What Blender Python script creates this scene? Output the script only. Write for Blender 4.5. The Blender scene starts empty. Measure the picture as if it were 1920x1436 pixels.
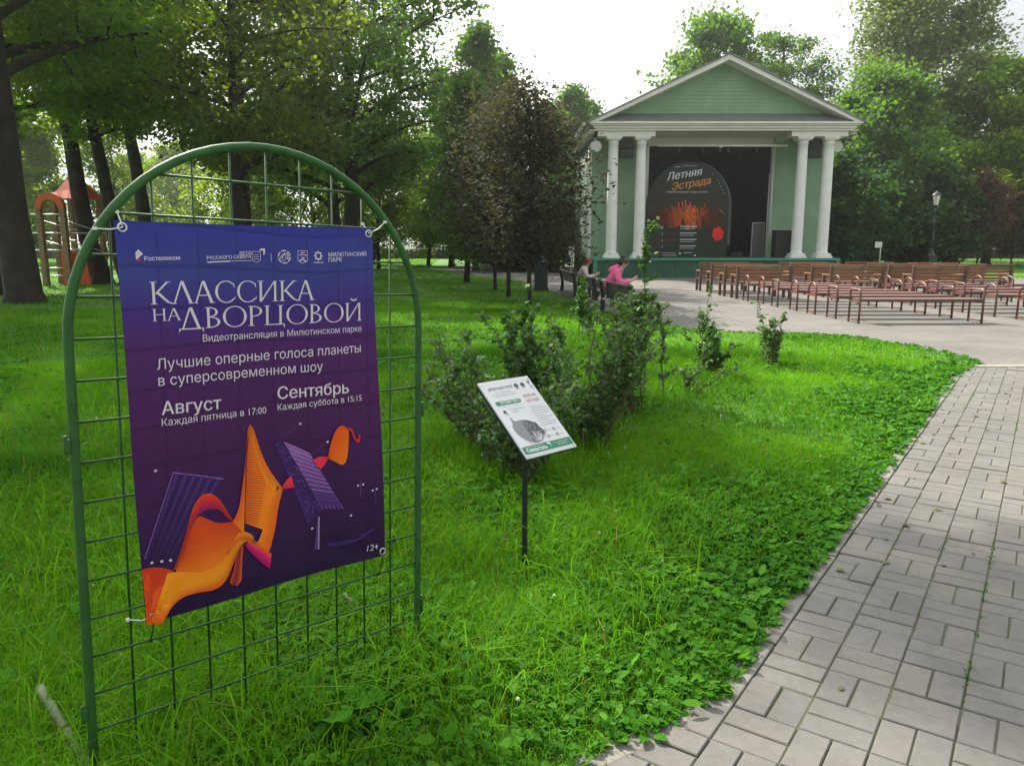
import bpy, math, random
import numpy as np
from mathutils import Vector, Matrix, Euler
R = math.radians
S = bpy.context.scene
COL = S.collection
# ---------------------------------------------------------------- camera
cam_d = bpy.data.cameras.new('camera'); cam = bpy.data.objects.new('camera', cam_d); COL.objects.link(cam)
cam.location = (0, 0, 1.5); cam.rotation_euler = (math.pi/2 - 0.18, 0, 0)
cam_d.sensor_width = 36; cam_d.lens = 27.0; cam_d.clip_start = .05; cam_d.clip_end = 2000
S.camera = cam
# ---------------------------------------------------------------- sky and sun
SUN_EL, SUN_AZ = 44.0, -36.0          # azimuth from +Y, negative = towards -X (ahead and to the left)
W = bpy.data.worlds.new('World'); S.world = W; W.use_nodes = True
nt = W.node_tree; nt.nodes.clear()
wo = nt.nodes.new('ShaderNodeOutputWorld'); bg = nt.nodes.new('ShaderNodeBackground'); bg2 = nt.nodes.new('ShaderNodeBackground')
sky = nt.nodes.new('ShaderNodeTexSky'); sky.sky_type = 'NISHITA'; sky.sun_disc = False
sky.sun_elevation = R(SUN_EL); sky.sun_rotation = R(SUN_AZ); sky.dust_density = 3.0
tc = nt.nodes.new('ShaderNodeTexCoord'); mp = nt.nodes.new('ShaderNodeMapping'); mp.inputs['Scale'].default_value = (1.6, 1.6, 4.5)
nz = nt.nodes.new('ShaderNodeTexNoise'); nz.inputs['Scale'].default_value = 1.7; nz.inputs['Detail'].default_value = 6; nz.inputs['Roughness'].default_value = .55
cr = nt.nodes.new('ShaderNodeValToRGB')
cr.color_ramp.elements[0].position = .26; cr.color_ramp.elements[0].color = (.46, .50, .56, 1)
cr.color_ramp.elements[1].position = .50; cr.color_ramp.elements[1].color = (1.0, 1.0, 1.0, 1)
mx = nt.nodes.new('ShaderNodeMixShader')
L = nt.links.new
L(tc.outputs['Generated'], mp.inputs['Vector']); L(mp.outputs['Vector'], nz.inputs['Vector']); L(nz.outputs['Fac'], cr.inputs['Fac'])
L(sky.outputs['Color'], bg.inputs['Color']); bg.inputs['Strength'].default_value = .10
# the thin cloud is brightest round the sun and greyer away from it
a, e = R(SUN_AZ), R(SUN_EL)
dt = nt.nodes.new('ShaderNodeVectorMath'); dt.operation = 'DOT_PRODUCT'; dt.inputs[1].default_value = (math.sin(a)*math.cos(e), math.cos(a)*math.cos(e), math.sin(e))
mrs = nt.nodes.new('ShaderNodeMapRange'); mrs.inputs['From Min'].default_value = .42; mrs.inputs['From Max'].default_value = .95; mrs.inputs['To Min'].default_value = .46; mrs.inputs['To Max'].default_value = 1.35
mus = nt.nodes.new('ShaderNodeVectorMath'); mus.operation = 'SCALE'
L(tc.outputs['Generated'], dt.inputs[0]); L(dt.outputs['Value'], mrs.inputs['Value']); L(cr.outputs['Color'], mus.inputs[0]); L(mrs.outputs[0], mus.inputs['Scale'])
L(mus.outputs[0], bg2.inputs['Color']); bg2.inputs['Strength'].default_value = 1.0
mx.inputs['Fac'].default_value = .90
L(bg.outputs[0], mx.inputs[1]); L(bg2.outputs[0], mx.inputs[2]); L(mx.outputs[0], wo.inputs['Surface'])
sd = bpy.data.lights.new('sun', 'SUN'); sd.energy = 4.2; sd.angle = R(.6); sd.color = (1, .94, .82)
sun = bpy.data.objects.new('sun', sd); COL.objects.link(sun)
a, e = R(SUN_AZ), R(SUN_EL)
to_sun = Vector((math.sin(a)*math.cos(e), math.cos(a)*math.cos(e), math.sin(e)))
sun.rotation_euler = to_sun.to_track_quat('Z', 'Y').to_euler()
S.view_settings.view_transform = 'Standard'; S.view_settings.look = 'None'; S.view_settings.gamma = 1; S.view_settings.exposure = 1.18
S.render.engine = 'CYCLES'
S.cycles.max_bounces = 7; S.cycles.diffuse_bounces = 3; S.cycles.glossy_bounces = 2; S.cycles.transmission_bounces = 4
S.cycles.transparent_max_bounces = 4; S.cycles.use_denoising = True; S.cycles.caustics_reflective = False; S.cycles.caustics_refractive = False

# ---------------------------------------------------------------- helpers
def lin(r, g, b):
    f = lambda c: (c/255/12.92) if c/255 <= .04045 else ((c/255+.055)/1.055)**2.4
    return (f(r), f(g), f(b), 1)

class MB:
    def __init__(s): s.v = []; s.f = []; s.sm = []
    def add(s, vs, fs, smooth=False):
        o = len(s.v); s.v += [tuple(p) for p in vs]
        for q in fs: s.f.append(tuple(i+o for i in q)); s.sm.append(smooth)
        return s
    def box(s, c, d, rot=None):
        hx, hy, hz = d[0]/2, d[1]/2, d[2]/2
        P = [Vector((x, y, z)) for z in (-hz, hz) for y in (-hy, hy) for x in (-hx, hx)]
        if rot is not None:
            m = rot if isinstance(rot, Matrix) else Euler(rot).to_matrix()
            P = [m @ p for p in P]
        c = Vector(c)
        return s.add([p+c for p in P], [(0,2,3,1),(4,5,7,6),(0,1,5,4),(2,6,7,3),(0,4,6,2),(1,3,7,5)])
    def bx(s, x0, x1, y0, y1, z0, z1):
        return s.box(((x0+x1)/2, (y0+y1)/2, (z0+z1)/2), (x1-x0, y1-y0, z1-z0))
    def tube(s, pts, rad, n=8, cap=True, smooth=True, closed=False):
        pts = [Vector(p) for p in pts]; N = len(pts)
        if not hasattr(rad, '__len__'): rad = [rad]*N
        vs = []; up = None
        for i, p in enumerate(pts):
            if closed: t = pts[(i+1) % N]-pts[i-1]
            else: t = pts[min(i+1, N-1)]-pts[max(i-1, 0)]
            if t.length < 1e-9: t = Vector((0, 0, 1))
            t.normalize()
            if up is None:
                up = Vector((0, 0, 1)) if abs(t.z) < .9 else Vector((0, 1, 0))
            x = up - t*up.dot(t)
            if x.length < 1e-4: x = t.orthogonal()
            x.normalize(); up = x; y = t.cross(x)
            for k in range(n):
                a = 2*math.pi*k/n
                vs.append(p + (x*math.cos(a)+y*math.sin(a))*rad[i])
        fs = []
        for i in range(N if closed else N-1):
            j = (i+1) % N
            for k in range(n):
                fs.append((i*n+k, i*n+(k+1) % n, j*n+(k+1) % n, j*n+k))
        s.add(vs, fs, smooth)
        if cap and not closed:
            o = len(s.v)-len(vs)
            s.f.append(tuple(o+k for k in range(n-1, -1, -1))); s.sm.append(False)
            s.f.append(tuple(o+(N-1)*n+k for k in range(n))); s.sm.append(False)
        return s
    def lathe(s, prof, c=(0, 0, 0), n=20, smooth=True):     # prof: (r, z)
        vs = []; fs = []; c = Vector(c)
        for r, z in prof:
            for k in range(n):
                a = 2*math.pi*k/n; vs.append(c+Vector((r*math.cos(a), r*math.sin(a), z)))
        for i in range(len(prof)-1):
            for k in range(n): fs.append((i*n+k, i*n+(k+1) % n, (i+1)*n+(k+1) % n, (i+1)*n+k))
        s.add(vs, fs, smooth)
        o = len(s.v)-len(vs)
        if prof[0][0] > 1e-4: s.f.append(tuple(o+k for k in range(n-1, -1, -1))); s.sm.append(False)
        if prof[-1][0] > 1e-4: s.f.append(tuple(o+(len(prof)-1)*n+k for k in range(n))); s.sm.append(False)
        return s
    def prism(s, poly, ax, d0, d1):          # poly in the two other axes; extruded along ax ('x','y','z')
        def P(a, b, d): return {'x': (d, a, b), 'y': (a, d, b), 'z': (a, b, d)}[ax]
        n = len(poly)
        vs = [P(a, b, d0) for a, b in poly]+[P(a, b, d1) for a, b in poly]
        fs = [tuple(range(n-1, -1, -1)), tuple(range(n, 2*n))]+[(i, (i+1) % n, n+(i+1) % n, n+i) for i in range(n)]
        return s.add(vs, fs)
    def sphere(s, c, r, n=12, m=8):
        if not hasattr(r, '__len__'): r = (r, r, r)
        vs = []; fs = []
        for i in range(m+1):
            th = math.pi*i/m
            for k in range(n):
                a = 2*math.pi*k/n
                vs.append((c[0]+r[0]*math.sin(th)*math.cos(a), c[1]+r[1]*math.sin(th)*math.sin(a), c[2]+r[2]*math.cos(th)))
        for i in range(m):
            for k in range(n): fs.append((i*n+k, (i+1)*n+k, (i+1)*n+(k+1) % n, i*n+(k+1) % n))
        return s.add(vs, fs, True)
    def build(s, name, m, parent=None, loc=None, rot=None, bevel=0, mats=None):
        me = bpy.data.meshes.new(name); me.from_pydata(s.v, [], s.f); me.validate(); 
        if len(me.polygons) == len(s.sm): me.polygons.foreach_set('use_smooth', s.sm)
        import bmesh
        bm = bmesh.new(); bm.from_mesh(me); bmesh.ops.recalc_face_normals(bm, faces=bm.faces); bm.to_mesh(me); bm.free()
        return link(name, me, m, parent, loc, rot, bevel)

def link(name, me, m, parent=None, loc=None, rot=None, bevel=0):
    if m is not None: me.materials.append(m)
    o = bpy.data.objects.new(name, me); COL.objects.link(o)
    if parent is not None: o.parent = parent
    if loc is not None: o.location = loc
    if rot is not None: o.rotation_euler = rot
    if bevel:
        b = o.modifiers.new('bevel', 'BEVEL'); b.width = bevel; b.segments = 2; b.limit_method = 'ANGLE'; b.angle_limit = R(40)
    return o

def npmesh(name, verts, nper, m, tint=None, parent=None, smooth=False):
    """verts (F*nper,3): separate faces of nper corners; tint per face"""
    nv = len(verts); nf = nv//nper
    me = bpy.data.meshes.new(name); me.vertices.add(nv); me.loops.add(nv); me.polygons.add(nf)
    me.vertices.foreach_set('co', np.ascontiguousarray(verts, dtype=np.float32).ravel())
    me.loops.foreach_set('vertex_index', np.arange(nv, dtype=np.int32))
    me.polygons.foreach_set('loop_start', np.arange(0, nv, nper, dtype=np.int32))
    if tint is not None:
        at = me.attributes.new('tint', 'FLOAT', 'FACE'); at.data.foreach_set('value', np.ascontiguousarray(tint, dtype=np.float32))
    me.update(calc_edges=True)
    return link(name, me, m, parent)

def tag(o, label=None, cat=None, group=None, kind=None):
    if label: o['label'] = label
    if cat: o['category'] = cat
    if group: o['group'] = group
    if kind: o['kind'] = kind
    return o
def empty(name, loc=(0, 0, 0), rz=0, label=None, cat=None, group=None):
    o = bpy.data.objects.new(name, None); COL.objects.link(o); o.location = loc; o.rotation_euler = (0, 0, rz); o.empty_display_size = .1
    return tag(o, label, cat, group)
def kids(o): return [c for c in bpy.data.objects if c.parent == o]
def copy_tree(o, parent=None):
    c = o.copy(); COL.objects.link(c)
    if parent is not None: c.parent = parent
    for k in kids(o): copy_tree(k, c)
    return c

# ---------------------------------------------------------------- materials
def mat(name, col, rough=.6, var=.12, scale=8, bump=0, bscale=None, metal=0, spec=.4, col2=None, coords='Object', sheen=0):
    m = bpy.data.materials.new(name); m.use_nodes = True; n = m.node_tree.nodes; l = m.node_tree.links.new
    b = n['Principled BSDF']; b.inputs['Roughness'].default_value = rough; b.inputs['Metallic'].default_value = metal
    b.inputs['Specular IOR Level'].default_value = spec
    t = n.new('ShaderNodeTexCoord'); z = n.new('ShaderNodeTexNoise'); z.inputs['Scale'].default_value = scale; z.inputs['Detail'].default_value = 5
    l(t.outputs[coords], z.inputs['Vector'])
    r = n.new('ShaderNodeValToRGB'); r.color_ramp.elements[0].position = .3; r.color_ramp.elements[1].position = .7
    c1 = tuple(x*(1-var) for x in col[:3])+(1,); c2 = tuple(min(1, x*(1+var)) for x in (col2 or col)[:3])+(1,)
    r.color_ramp.elements[0].color = c1; r.color_ramp.elements[1].color = c2
    l(z.outputs['Fac'], r.inputs['Fac']); l(r.outputs['Color'], b.inputs['Base Color'])
    if bump:
        z2 = n.new('ShaderNodeTexNoise'); z2.inputs['Scale'].default_value = bscale or scale*6; z2.inputs['Detail'].default_value = 4
        l(t.outputs[coords], z2.inputs['Vector'])
        bp = n.new('ShaderNodeBump'); bp.inputs['Strength'].default_value = bump; bp.inputs['Distance'].default_value = .02
        l(z2.outputs['Fac'], bp.inputs['Height']); l(bp.outputs['Normal'], b.inputs['Normal'])
    return m

def wood(name, col, rough=.55, scale=(1, 14, 14)):
    m = bpy.data.materials.new(name); m.use_nodes = True; n = m.node_tree.nodes; l = m.node_tree.links.new
    b = n['Principled BSDF']; b.inputs['Roughness'].default_value = rough
    t = n.new('ShaderNodeTexCoord'); mp = n.new('ShaderNodeMapping'); mp.inputs['Scale'].default_value = scale
    z = n.new('ShaderNodeTexNoise'); z.inputs['Scale'].default_value = 3; z.inputs['Detail'].default_value = 6
    oi = n.new('ShaderNodeObjectInfo')
    ad = n.new('ShaderNodeVectorMath'); ad.operation = 'ADD'
    l(t.outputs['Object'], mp.inputs['Vector']); l(mp.outputs['Vector'], ad.inputs[0]); l(oi.outputs['Random'], ad.inputs[1])
    l(ad.outputs[0], z.inputs['Vector'])
    r = n.new('ShaderNodeValToRGB'); r.color_ramp.elements[0].position = .3; r.color_ramp.elements[1].position = .72
    r.color_ramp.elements[0].color = tuple(x*.62 for x in col[:3])+(1,); r.color_ramp.elements[1].color = tuple(x*1.3 for x in col[:3])+(1,)
    hs = n.new('ShaderNodeHueSaturation'); mr = n.new('ShaderNodeMapRange'); mr.inputs['To Min'].default_value = .75; mr.inputs['To Max'].default_value = 1.2
    l(oi.outputs['Random'], mr.inputs['Value']); l(mr.outputs[0], hs.inputs['Value'])
    l(z.outputs['Fac'], r.inputs['Fac']); l(r.outputs['Color'], hs.inputs['Color']); l(hs.outputs['Color'], b.inputs['Base Color'])
    bp = n.new('ShaderNodeBump'); bp.inputs['Strength'].default_value = .25; bp.inputs['Distance'].default_value = .004
    l(z.outputs['Fac'], bp.inputs['Height']); l(bp.outputs['Normal'], b.inputs['Normal'])
    return m

def leafmat(name, ca, cb, trans=.42, tcol=None, rough=.45, objvar=.12, dry=None, spec=.3):
    """two-tone leaf: colour by the 'tint' of each leaf, light passes through"""
    m = bpy.data.materials.new(name); m.use_nodes = True; n = m.node_tree.nodes; l = m.node_tree.links.new
    b = n['Principled BSDF']; b.inputs['Roughness'].default_value = rough; b.inputs['Specular IOR Level'].default_value = spec
    at = n.new('ShaderNodeAttribute'); at.attribute_name = 'tint'
    mixc = n.new('ShaderNodeValToRGB'); cs = mixc.color_ramp; cs.elements[0].color = tuple(ca[:3])+(1,); cs.elements[1].position = .93; cs.elements[1].color = tuple(cb[:3])+(1,)
    if dry: q_ = cs.elements.new(.97); q_.color = tuple(dry)+(1,)
    l(at.outputs['Fac'], mixc.inputs[0])
    oi = n.new('ShaderNodeObjectInfo'); mr = n.new('ShaderNodeMapRange'); mr.inputs['To Min'].default_value = 1-objvar; mr.inputs['To Max'].default_value = 1+objvar
    hs = n.new('ShaderNodeHueSaturation'); l(oi.outputs['Random'], mr.inputs['Value']); l(mr.outputs[0], hs.inputs['Value']); l(mixc.outputs['Color'], hs.inputs['Color'])
    l(hs.outputs['Color'], b.inputs['Base Color'])
    tr = n.new('ShaderNodeBsdfTranslucent')
    mul = n.new('ShaderNodeMix'); mul.data_type = 'RGBA'; mul.blend_type = 'MULTIPLY'; mul.inputs[0].default_value = 1
    mul.inputs[7].default_value = tuple((tcol or (1.6, 1.5, .6))[:3])+(1,)
    l(hs.outputs['Color'], mul.inputs[6]); l(mul.outputs[2], tr.inputs['Color'])
    ms = n.new('ShaderNodeMixShader'); ms.inputs['Fac'].default_value = trans
    l(b.outputs[0], ms.inputs[1]); l(tr.outputs[0], ms.inputs[2]); l(ms.outputs[0], n['Material Output'].inputs['Surface'])
    return m

def flat(name, col, rough=.5, spec=.3, metal=0):
    return mat(name, col, rough, .04, 30, spec=spec, metal=metal)

M = {}
M['green_tube'] = mat('green_tube_paint', (.022, .092, .018), .5, .25, 14, bump=.05, bscale=60, spec=.35)
M['wire'] = mat('green_wire_coat', (.016, .072, .013), .5, .25, 20)
M['white_col'] = mat('white_column_paint', (.77, .79, .75), .55, .06, 3, bump=.04, bscale=30)
M['white_trim'] = mat('white_trim_paint', (.75, .75, .70), .55, .07, 2)
M['soffit'] = mat('soffit_paint', (.66, .64, .58), .6, .06, 2)
M['siding'] = mat('green_siding_paint', (.225, .365, .235), .6, .14, 1.2, bump=.05, bscale=20)
M['stage_green'] = mat('stage_dark_green', (.018, .10, .06), .55, .12, 3)
M['stage_edge'] = mat('stage_edge_green', (.06, .26, .17), .5, .12, 4)
M['roof'] = mat('grey_roof_sheet', (.16, .18, .19), .5, .1, 3)
M['black'] = mat('black_fabric', (.005, .0075, .009), .95, .2, 6)
M['speaker'] = mat('black_speaker', (.012, .012, .013), .6, .15, 20)
M['grille'] = mat('speaker_grille', (.02, .02, .021), .7, .3, 90)
M['horn'] = mat('grey_horn_plastic', (.55, .55, .50), .5, .05, 5)
M['wood'] = wood('brown_bench_wood', (.20, .10, .045))
M['wood_old'] = wood('old_grey_bench_wood', (.075, .062, .045))
M['bench_leg'] = mat('brown_leg_steel', (.10, .06, .045), .5, .15, 10)
M['red_steel'] = mat('red_bench_steel', (.16, .052, .045), .42, .12, 10, spec=.5)
M['brown_steel'] = mat('brown_bench_steel', (.13, .07, .06), .42, .12, 10, spec=.5)
M['red_plank'] = wood('red_painted_plank', (.16, .062, .055))
M['brown_plank'] = wood('brown_painted_plank', (.17, .095, .08))
M['iron'] = mat('black_cast_iron', (.02, .024, .024), .5, .2, 12, spec=.5)
M['bark'] = mat('bark_dark', (.014, .010, .0075), .9, .4, 3, bump=.9, bscale=12, col2=(.026, .020, .015))
M['bark_pale'] = mat('bark_pale', (.17, .15, .12), .9, .3, 3, bump=.5, bscale=14)
M['stem'] = mat('shrub_stem', (.10, .075, .045), .8, .25, 20)
M['white'] = flat('white_print', (.80, .80, .80))
M['lilac_white'] = flat('pale_lilac_print', (.66, .62, .70), .6)
M['board'] = mat('sign_white_board', (.56, .58, .60), .3, .03, 6, spec=.5)
M['print_green'] = flat('sign_green_print', (.035, .20, .11))
M['print_grey'] = flat('sign_grey_print', (.20, .21, .22))
M['print_dark'] = flat('sign_dark_print', (.03, .035, .04))
M['print_red'] = flat('sign_red_print', (.45, .10, .07))
M['sign_post'] = mat('sign_post_black', (.012, .012, .012), .5, .2, 12)
M['tie'] = flat('white_cable_tie', (.7, .72, .68), .4)
M['tie_black'] = flat('black_cable_tie', (.015, .015, .015), .4)
M['eyelet'] = flat('steel_eyelet', (.55, .56, .55), .3, metal=.8)
M['concrete'] = mat('kerb_concrete', (.185, .175, .155), .9, .22, 6, bump=.3, bscale=60)
M['orange'] = mat('orange_panel', (.60, .10, .02), .45, .06, 4)
M['blue_roof'] = mat('blue_grey_roof', (.03, .085, .11), .5, .1, 4)
M['play_post'] = wood('playground_post', (.22, .13, .07))
M['galv'] = mat('galvanised_rail', (.45, .46, .46), .4, .1, 10, metal=.6)
M['glass_lamp'] = mat('milky_lamp_glass', (.75, .72, .65), .25, .03, 4)
M['skin'] = mat('skin', (.50, .27, .19), .5, .06, 8)
# ================================================================ SETTING
def lawn_poly_edge():
    return [(-.9, 1.16), (.30, 2.0), (.50, 2.13), (.74, 2.29), (1.60, 3.53), (2.18, 4.36), (2.75, 5.17), (3.52, 6.28), (4.35, 7.48), (5.2, 8.7), (5.62, 9.25), (5.95, 9.6),
            (6.05, 10.2), (5.95, 11.2), (5.5, 12.3), (4.8, 12.8), (3.9, 13.05), (3.15, 13.4), (2.75, 14.6), (2.35, 15.6),
            (1.97, 17.6), (1.66, 20.5), (1.40, 23.0), (1.12, 25.6), (.8, 28), (.3, 31), (-.5, 33.5), (-1.6, 36)]
EDGE = np.array(lawn_poly_edge()); EDGE[:10] += np.array([-.035, .024])
# the lawn is everything to the left of EDGE
LAWN = np.vstack([EDGE, [(-3.5, 41), (-5, 48), (-6, 60), (-8, 95), (-95, 95), (-95, -6), (-1.5, -6)]])
def inside(P, poly):
    x, y = P[:, 0], P[:, 1]; r = np.zeros(len(P), bool); n = len(poly); j = n-1
    for i in range(n):
        xi, yi = poly[i]; xj, yj = poly[j]
        c = ((yi > y) != (yj > y)) & (x < (xj-xi)*(y-yi)/(yj-yi+1e-12)+xi)
        r ^= c; j = i
    return r
def edgedist(P):
    d = np.full(len(P), 1e9)
    for i in range(len(EDGE)-1):
        a, b = EDGE[i], EDGE[i+1]; ab = b-a; t = np.clip(((P-a)@ab)/(ab@ab), 0, 1)
        d = np.minimum(d, np.hypot(*(P-(a+t[:, None]*ab)).T))
    return d

def ground_mat():
    m = bpy.data.materials.new('lawn_soil'); m.use_nodes = True; n = m.node_tree.nodes; l = m.node_tree.links.new
    b = n['Principled BSDF']; b.inputs['Roughness'].default_value = .95
    t = n.new('ShaderNodeTexCoord'); z = n.new('ShaderNodeTexNoise'); z.inputs['Scale'].default_value = .35; z.inputs['Detail'].default_value = 8; z.inputs['Roughness'].default_value = .7
    z2 = n.new('ShaderNodeTexNoise'); z2.inputs['Scale'].default_value = 22; z2.inputs['Detail'].default_value = 4
    l(t.outputs['Object'], z.inputs['Vector']); l(t.outputs['Object'], z2.inputs['Vector'])
    mx = n.new('ShaderNodeMath'); mx.operation = 'ADD'; l(z.outputs['Fac'], mx.inputs[0]); l(z2.outputs['Fac'], mx.inputs[1])
    r = n.new('ShaderNodeValToRGB'); r.color_ramp.elements[0].position = .75; r.color_ramp.elements[1].position = 1.25
    r.color_ramp.elements[0].color = (.022, .060, .006, 1); r.color_ramp.elements[1].color = (.06, .17, .010, 1)
    l(mx.outputs[0], r.inputs['Fac']); l(r.outputs['Color'], b.inputs['Base Color'])
    return m
M['soil'] = ground_mat()
g = MB(); n_ = 24
for iy in range(n_):
    pass
g.add([(-400, -60, 0), (400, -60, 0), (400, 700, 0), (-400, 700, 0)], [(0, 1, 2, 3)])
tag(g.build('lawn_ground', M['soil']), 'flat green lawn ground', None, kind='structure')

def paver_plane_mat(name, sx, sy, ang):
    """plaza pavers seen at a grazing angle: brick texture, grime and worn patches"""
    m = bpy.data.materials.new(name); m.use_nodes = True; n = m.node_tree.nodes; l = m.node_tree.links.new
    b = n['Principled BSDF']; b.inputs['Roughness'].default_value = .8; b.inputs['Specular IOR Level'].default_value = .3
    t = n.new('ShaderNodeTexCoord'); mp = n.new('ShaderNodeMapping'); mp.inputs['Rotation'].default_value = (0, 0, ang)
    l(t.outputs['Object'], mp.inputs['Vector'])
    br = n.new('ShaderNodeTexBrick'); br.inputs['Scale'].default_value = 1; br.inputs['Brick Width'].default_value = sx; br.inputs['Row Height'].default_value = sy
    br.inputs['Mortar Size'].default_value = .006; br.inputs['Mortar Smooth'].default_value = .3
    br.inputs['Color1'].default_value = (.155, .149, .138, 1); br.inputs['Color2'].default_value = (.190, .183, .170, 1); br.inputs['Mortar'].default_value = (.10, .09, .075, 1)
    l(mp.outputs[0], br.inputs['Vector'])
    z = n.new('ShaderNodeTexNoise'); z.inputs['Scale'].default_value = .5; z.inputs['Detail'].default_value = 7; z.inputs['Roughness'].default_value = .65
    l(t.outputs['Object'], z.inputs['Vector'])
    r = n.new('ShaderNodeValToRGB'); r.color_ramp.elements[0].position = .3; r.color_ramp.elements[1].position = .72
    r.color_ramp.elements[0].color = (.72, .72, .72, 1); r.color_ramp.elements[1].color = (1.1, 1.08, 1.05, 1)
    l(z.outputs['Fac'], r.inputs['Fac'])
    mu = n.new('ShaderNodeMix'); mu.data_type = 'RGBA'; mu.blend_type = 'MULTIPLY'; mu.inputs[0].default_value = 1
    l(br.outputs['Color'], mu.inputs[6]); l(r.outputs['Color'], mu.inputs[7]); l(mu.outputs[2], b.inputs['Base Color'])
    bp = n.new('ShaderNodeBump'); bp.inputs['Strength'].default_value = .5; bp.inputs['Distance'].default_value = .006; bp.invert = True
    l(br.outputs['Fac'], bp.inputs['Height']); l(bp.outputs['Normal'], b.inputs['Normal'])
    return m
M['plaza'] = paver_plane_mat('plaza_pavers', .205, .105, 0)
M['joint'] = mat('joint_sand', (.085, .08, .06), .95, .35, 3, col2=(.075, .08, .04))
pz = MB()
ed = [tuple(p) for p in EDGE if p[1] > 9.1]
right = [(60, 9.3), (60, 32.5), (22, 33.0), (15.5, 34.5), (15.5, 60), (-2.5, 60), (-4.4, 48), (-3.0, 41)]
poly = ed[::-1]+[(5.62, 9.25)]+right
pz.add([(x, y, .010) for x, y in poly], [tuple(range(len(poly)))])
tag(pz.build('plaza_pavement', M['plaza']), kind='structure')
# path: a sheet of joint sand, and the pavers on it laid in basket weave
pb = MB(); pe = [(-2.2, -1.9)]+[(-.62, .30), (.71, 2.26), (1.65, 3.59), (2.80, 5.25), (5.6, 9.23)]+[(14, 9.23), (14, -4), (-2, -4)]
pb.add([(x, y, .0105) for x, y in [(-3.2, -.5), (-.5, 1.40), (.71, 2.26), (1.65, 3.59), (2.80, 5.25), (5.62, 9.29), (16, 9.29), (16, -6), (-3.2, -6)]], [tuple(range(9))])
tag(pb.build('path_base', M['joint']), kind='structure')
def paver_mat():
    m = mat('grey_pavers', (.148, .144, .136), .85, .08, 30, bump=.25, bscale=220)
    n = m.node_tree.nodes; l = m.node_tree.links.new; b = n['Principled BSDF']
    src = b.inputs['Base Color'].links[0].from_socket
    at = n.new('ShaderNodeAttribute'); at.attribute_name = 'tint'
    rr = n.new('ShaderNodeValToRGB'); rr.color_ramp.elements[0].color = (.93, .93, .94, 1); rr.color_ramp.elements[1].color = (1.07, 1.05, 1.02, 1)
    l(at.outputs['Fac'], rr.inputs['Fac'])
    t = n.new('ShaderNodeTexCoord'); z = n.new('ShaderNodeTexNoise'); z.inputs['Scale'].default_value = 1.1; z.inputs['Detail'].default_value = 8; z.inputs['Roughness'].default_value = .7
    l(t.outputs['Object'], z.inputs['Vector'])
    r2 = n.new('ShaderNodeValToRGB'); r2.color_ramp.elements[0].position = .3; r2.color_ramp.elements[1].position = .7
    r2.color_ramp.elements[0].color = (.80, .79, .77, 1); r2.color_ramp.elements[1].color = (1.10, 1.09, 1.07, 1)
    l(z.outputs['Fac'], r2.inputs['Fac'])
    m1 = n.new('ShaderNodeMix'); m1.data_type = 'RGBA'; m1.blend_type = 'MULTIPLY'; m1.inputs[0].default_value = 1
    m2 = n.new('ShaderNodeMix'); m2.data_type = 'RGBA'; m2.blend_type = 'MULTIPLY'; m2.inputs[0].default_value = 1
    l(src, m1.inputs[6]); l(rr.outputs['Color'], m1.inputs[7]); l(m1.outputs[2], m2.inputs[6]); l(r2.outputs['Color'], m2.inputs[7])
    l(m2.outputs[2], b.inputs['Base Color'])
    return m
M['paver'] = paver_mat()
rng = np.random.default_rng(3)
ang = R(55.3); e1 = np.array([math.cos(ang), math.sin(ang)]); e2 = np.array([e1[1], -e1[0]])     # along the path, across it to the right
org = np.array([.71, 2.26]); org = org - e1*(org@e1)                                            # edge line
PAV_T = []
def pave(quads, name, top=.016, keep=None):
    vs = []; fs = []; ti = []
    for (s0, s1, t0, t1) in quads:
        c = org+e1*(s0+s1)/2+e2*(t0+t1)/2
        if keep is not None and not keep(c, s0, s1, t0, t1): continue
        jw = .0020+rng.random()*.0014; ch = .0035
        dz = rng.normal(0, .0014); tx, ty = rng.normal(0, .004, 2); rot = rng.normal(0, .006)
        ca, sa = math.cos(rot), math.sin(rot); hs, ht = (s1-s0)/2-jw, (t1-t0)/2-jw
        o = len(vs)
        for (k, zz) in ((0, -.014), (0, -ch), (ch, 0)):
            for a_, b_ in ((-1, -1), (1, -1), (1, 1), (-1, 1)):
                ls, lt = a_*(hs-k), b_*(ht-k); rs, rt = ls*ca-lt*sa, ls*sa+lt*ca
                p = c+e1*rs+e2*rt
                vs.append((p[0], p[1], top+zz+dz+ls*tx+lt*ty))
        for r_ in (0, 4):
            for k in range(4): fs.append((o+r_+k, o+r_+(k+1) % 4, o+r_+4+(k+1) % 4, o+r_+4+k))
        fs.append((o+8, o+9, o+10, o+11))
        ti += [rng.random()]*9
    me = bpy.data.meshes.new(name); me.from_pydata(vs, [], fs)
    at = me.attributes.new('tint', 'FLOAT', 'FACE'); at.data.foreach_set('value', np.array(ti, np.float32))
    import bmesh
    bm = bmesh.new(); bm.from_mesh(me); bmesh.ops.recalc_face_normals(bm, faces=bm.faces); bm.to_mesh(me); bm.free()
    return tag(link(name, me, M['paver']), kind='structure')
U = .205; q = []
for j in range(-4, 34):
    for i in range(-8, 62):
        s0 = 2.694-13*U*1+ (i)*U; t0 = j*U
        vert = ((i+j+13) % 2 == 0)
        if vert: q += [(s0, s0+U, t0, t0+U/2), (s0, s0+U, t0+U/2, t0+U)]
        else: q += [(s0, s0+U/2, t0, t0+U), (s0+U/2, s0+U, t0, t0+U)]
k2d = np.array([math.cos(R(33)), math.sin(R(33))]); k2n = np.array([k2d[1], -k2d[0]])
kc = np.array([.71, 2.26])
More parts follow.
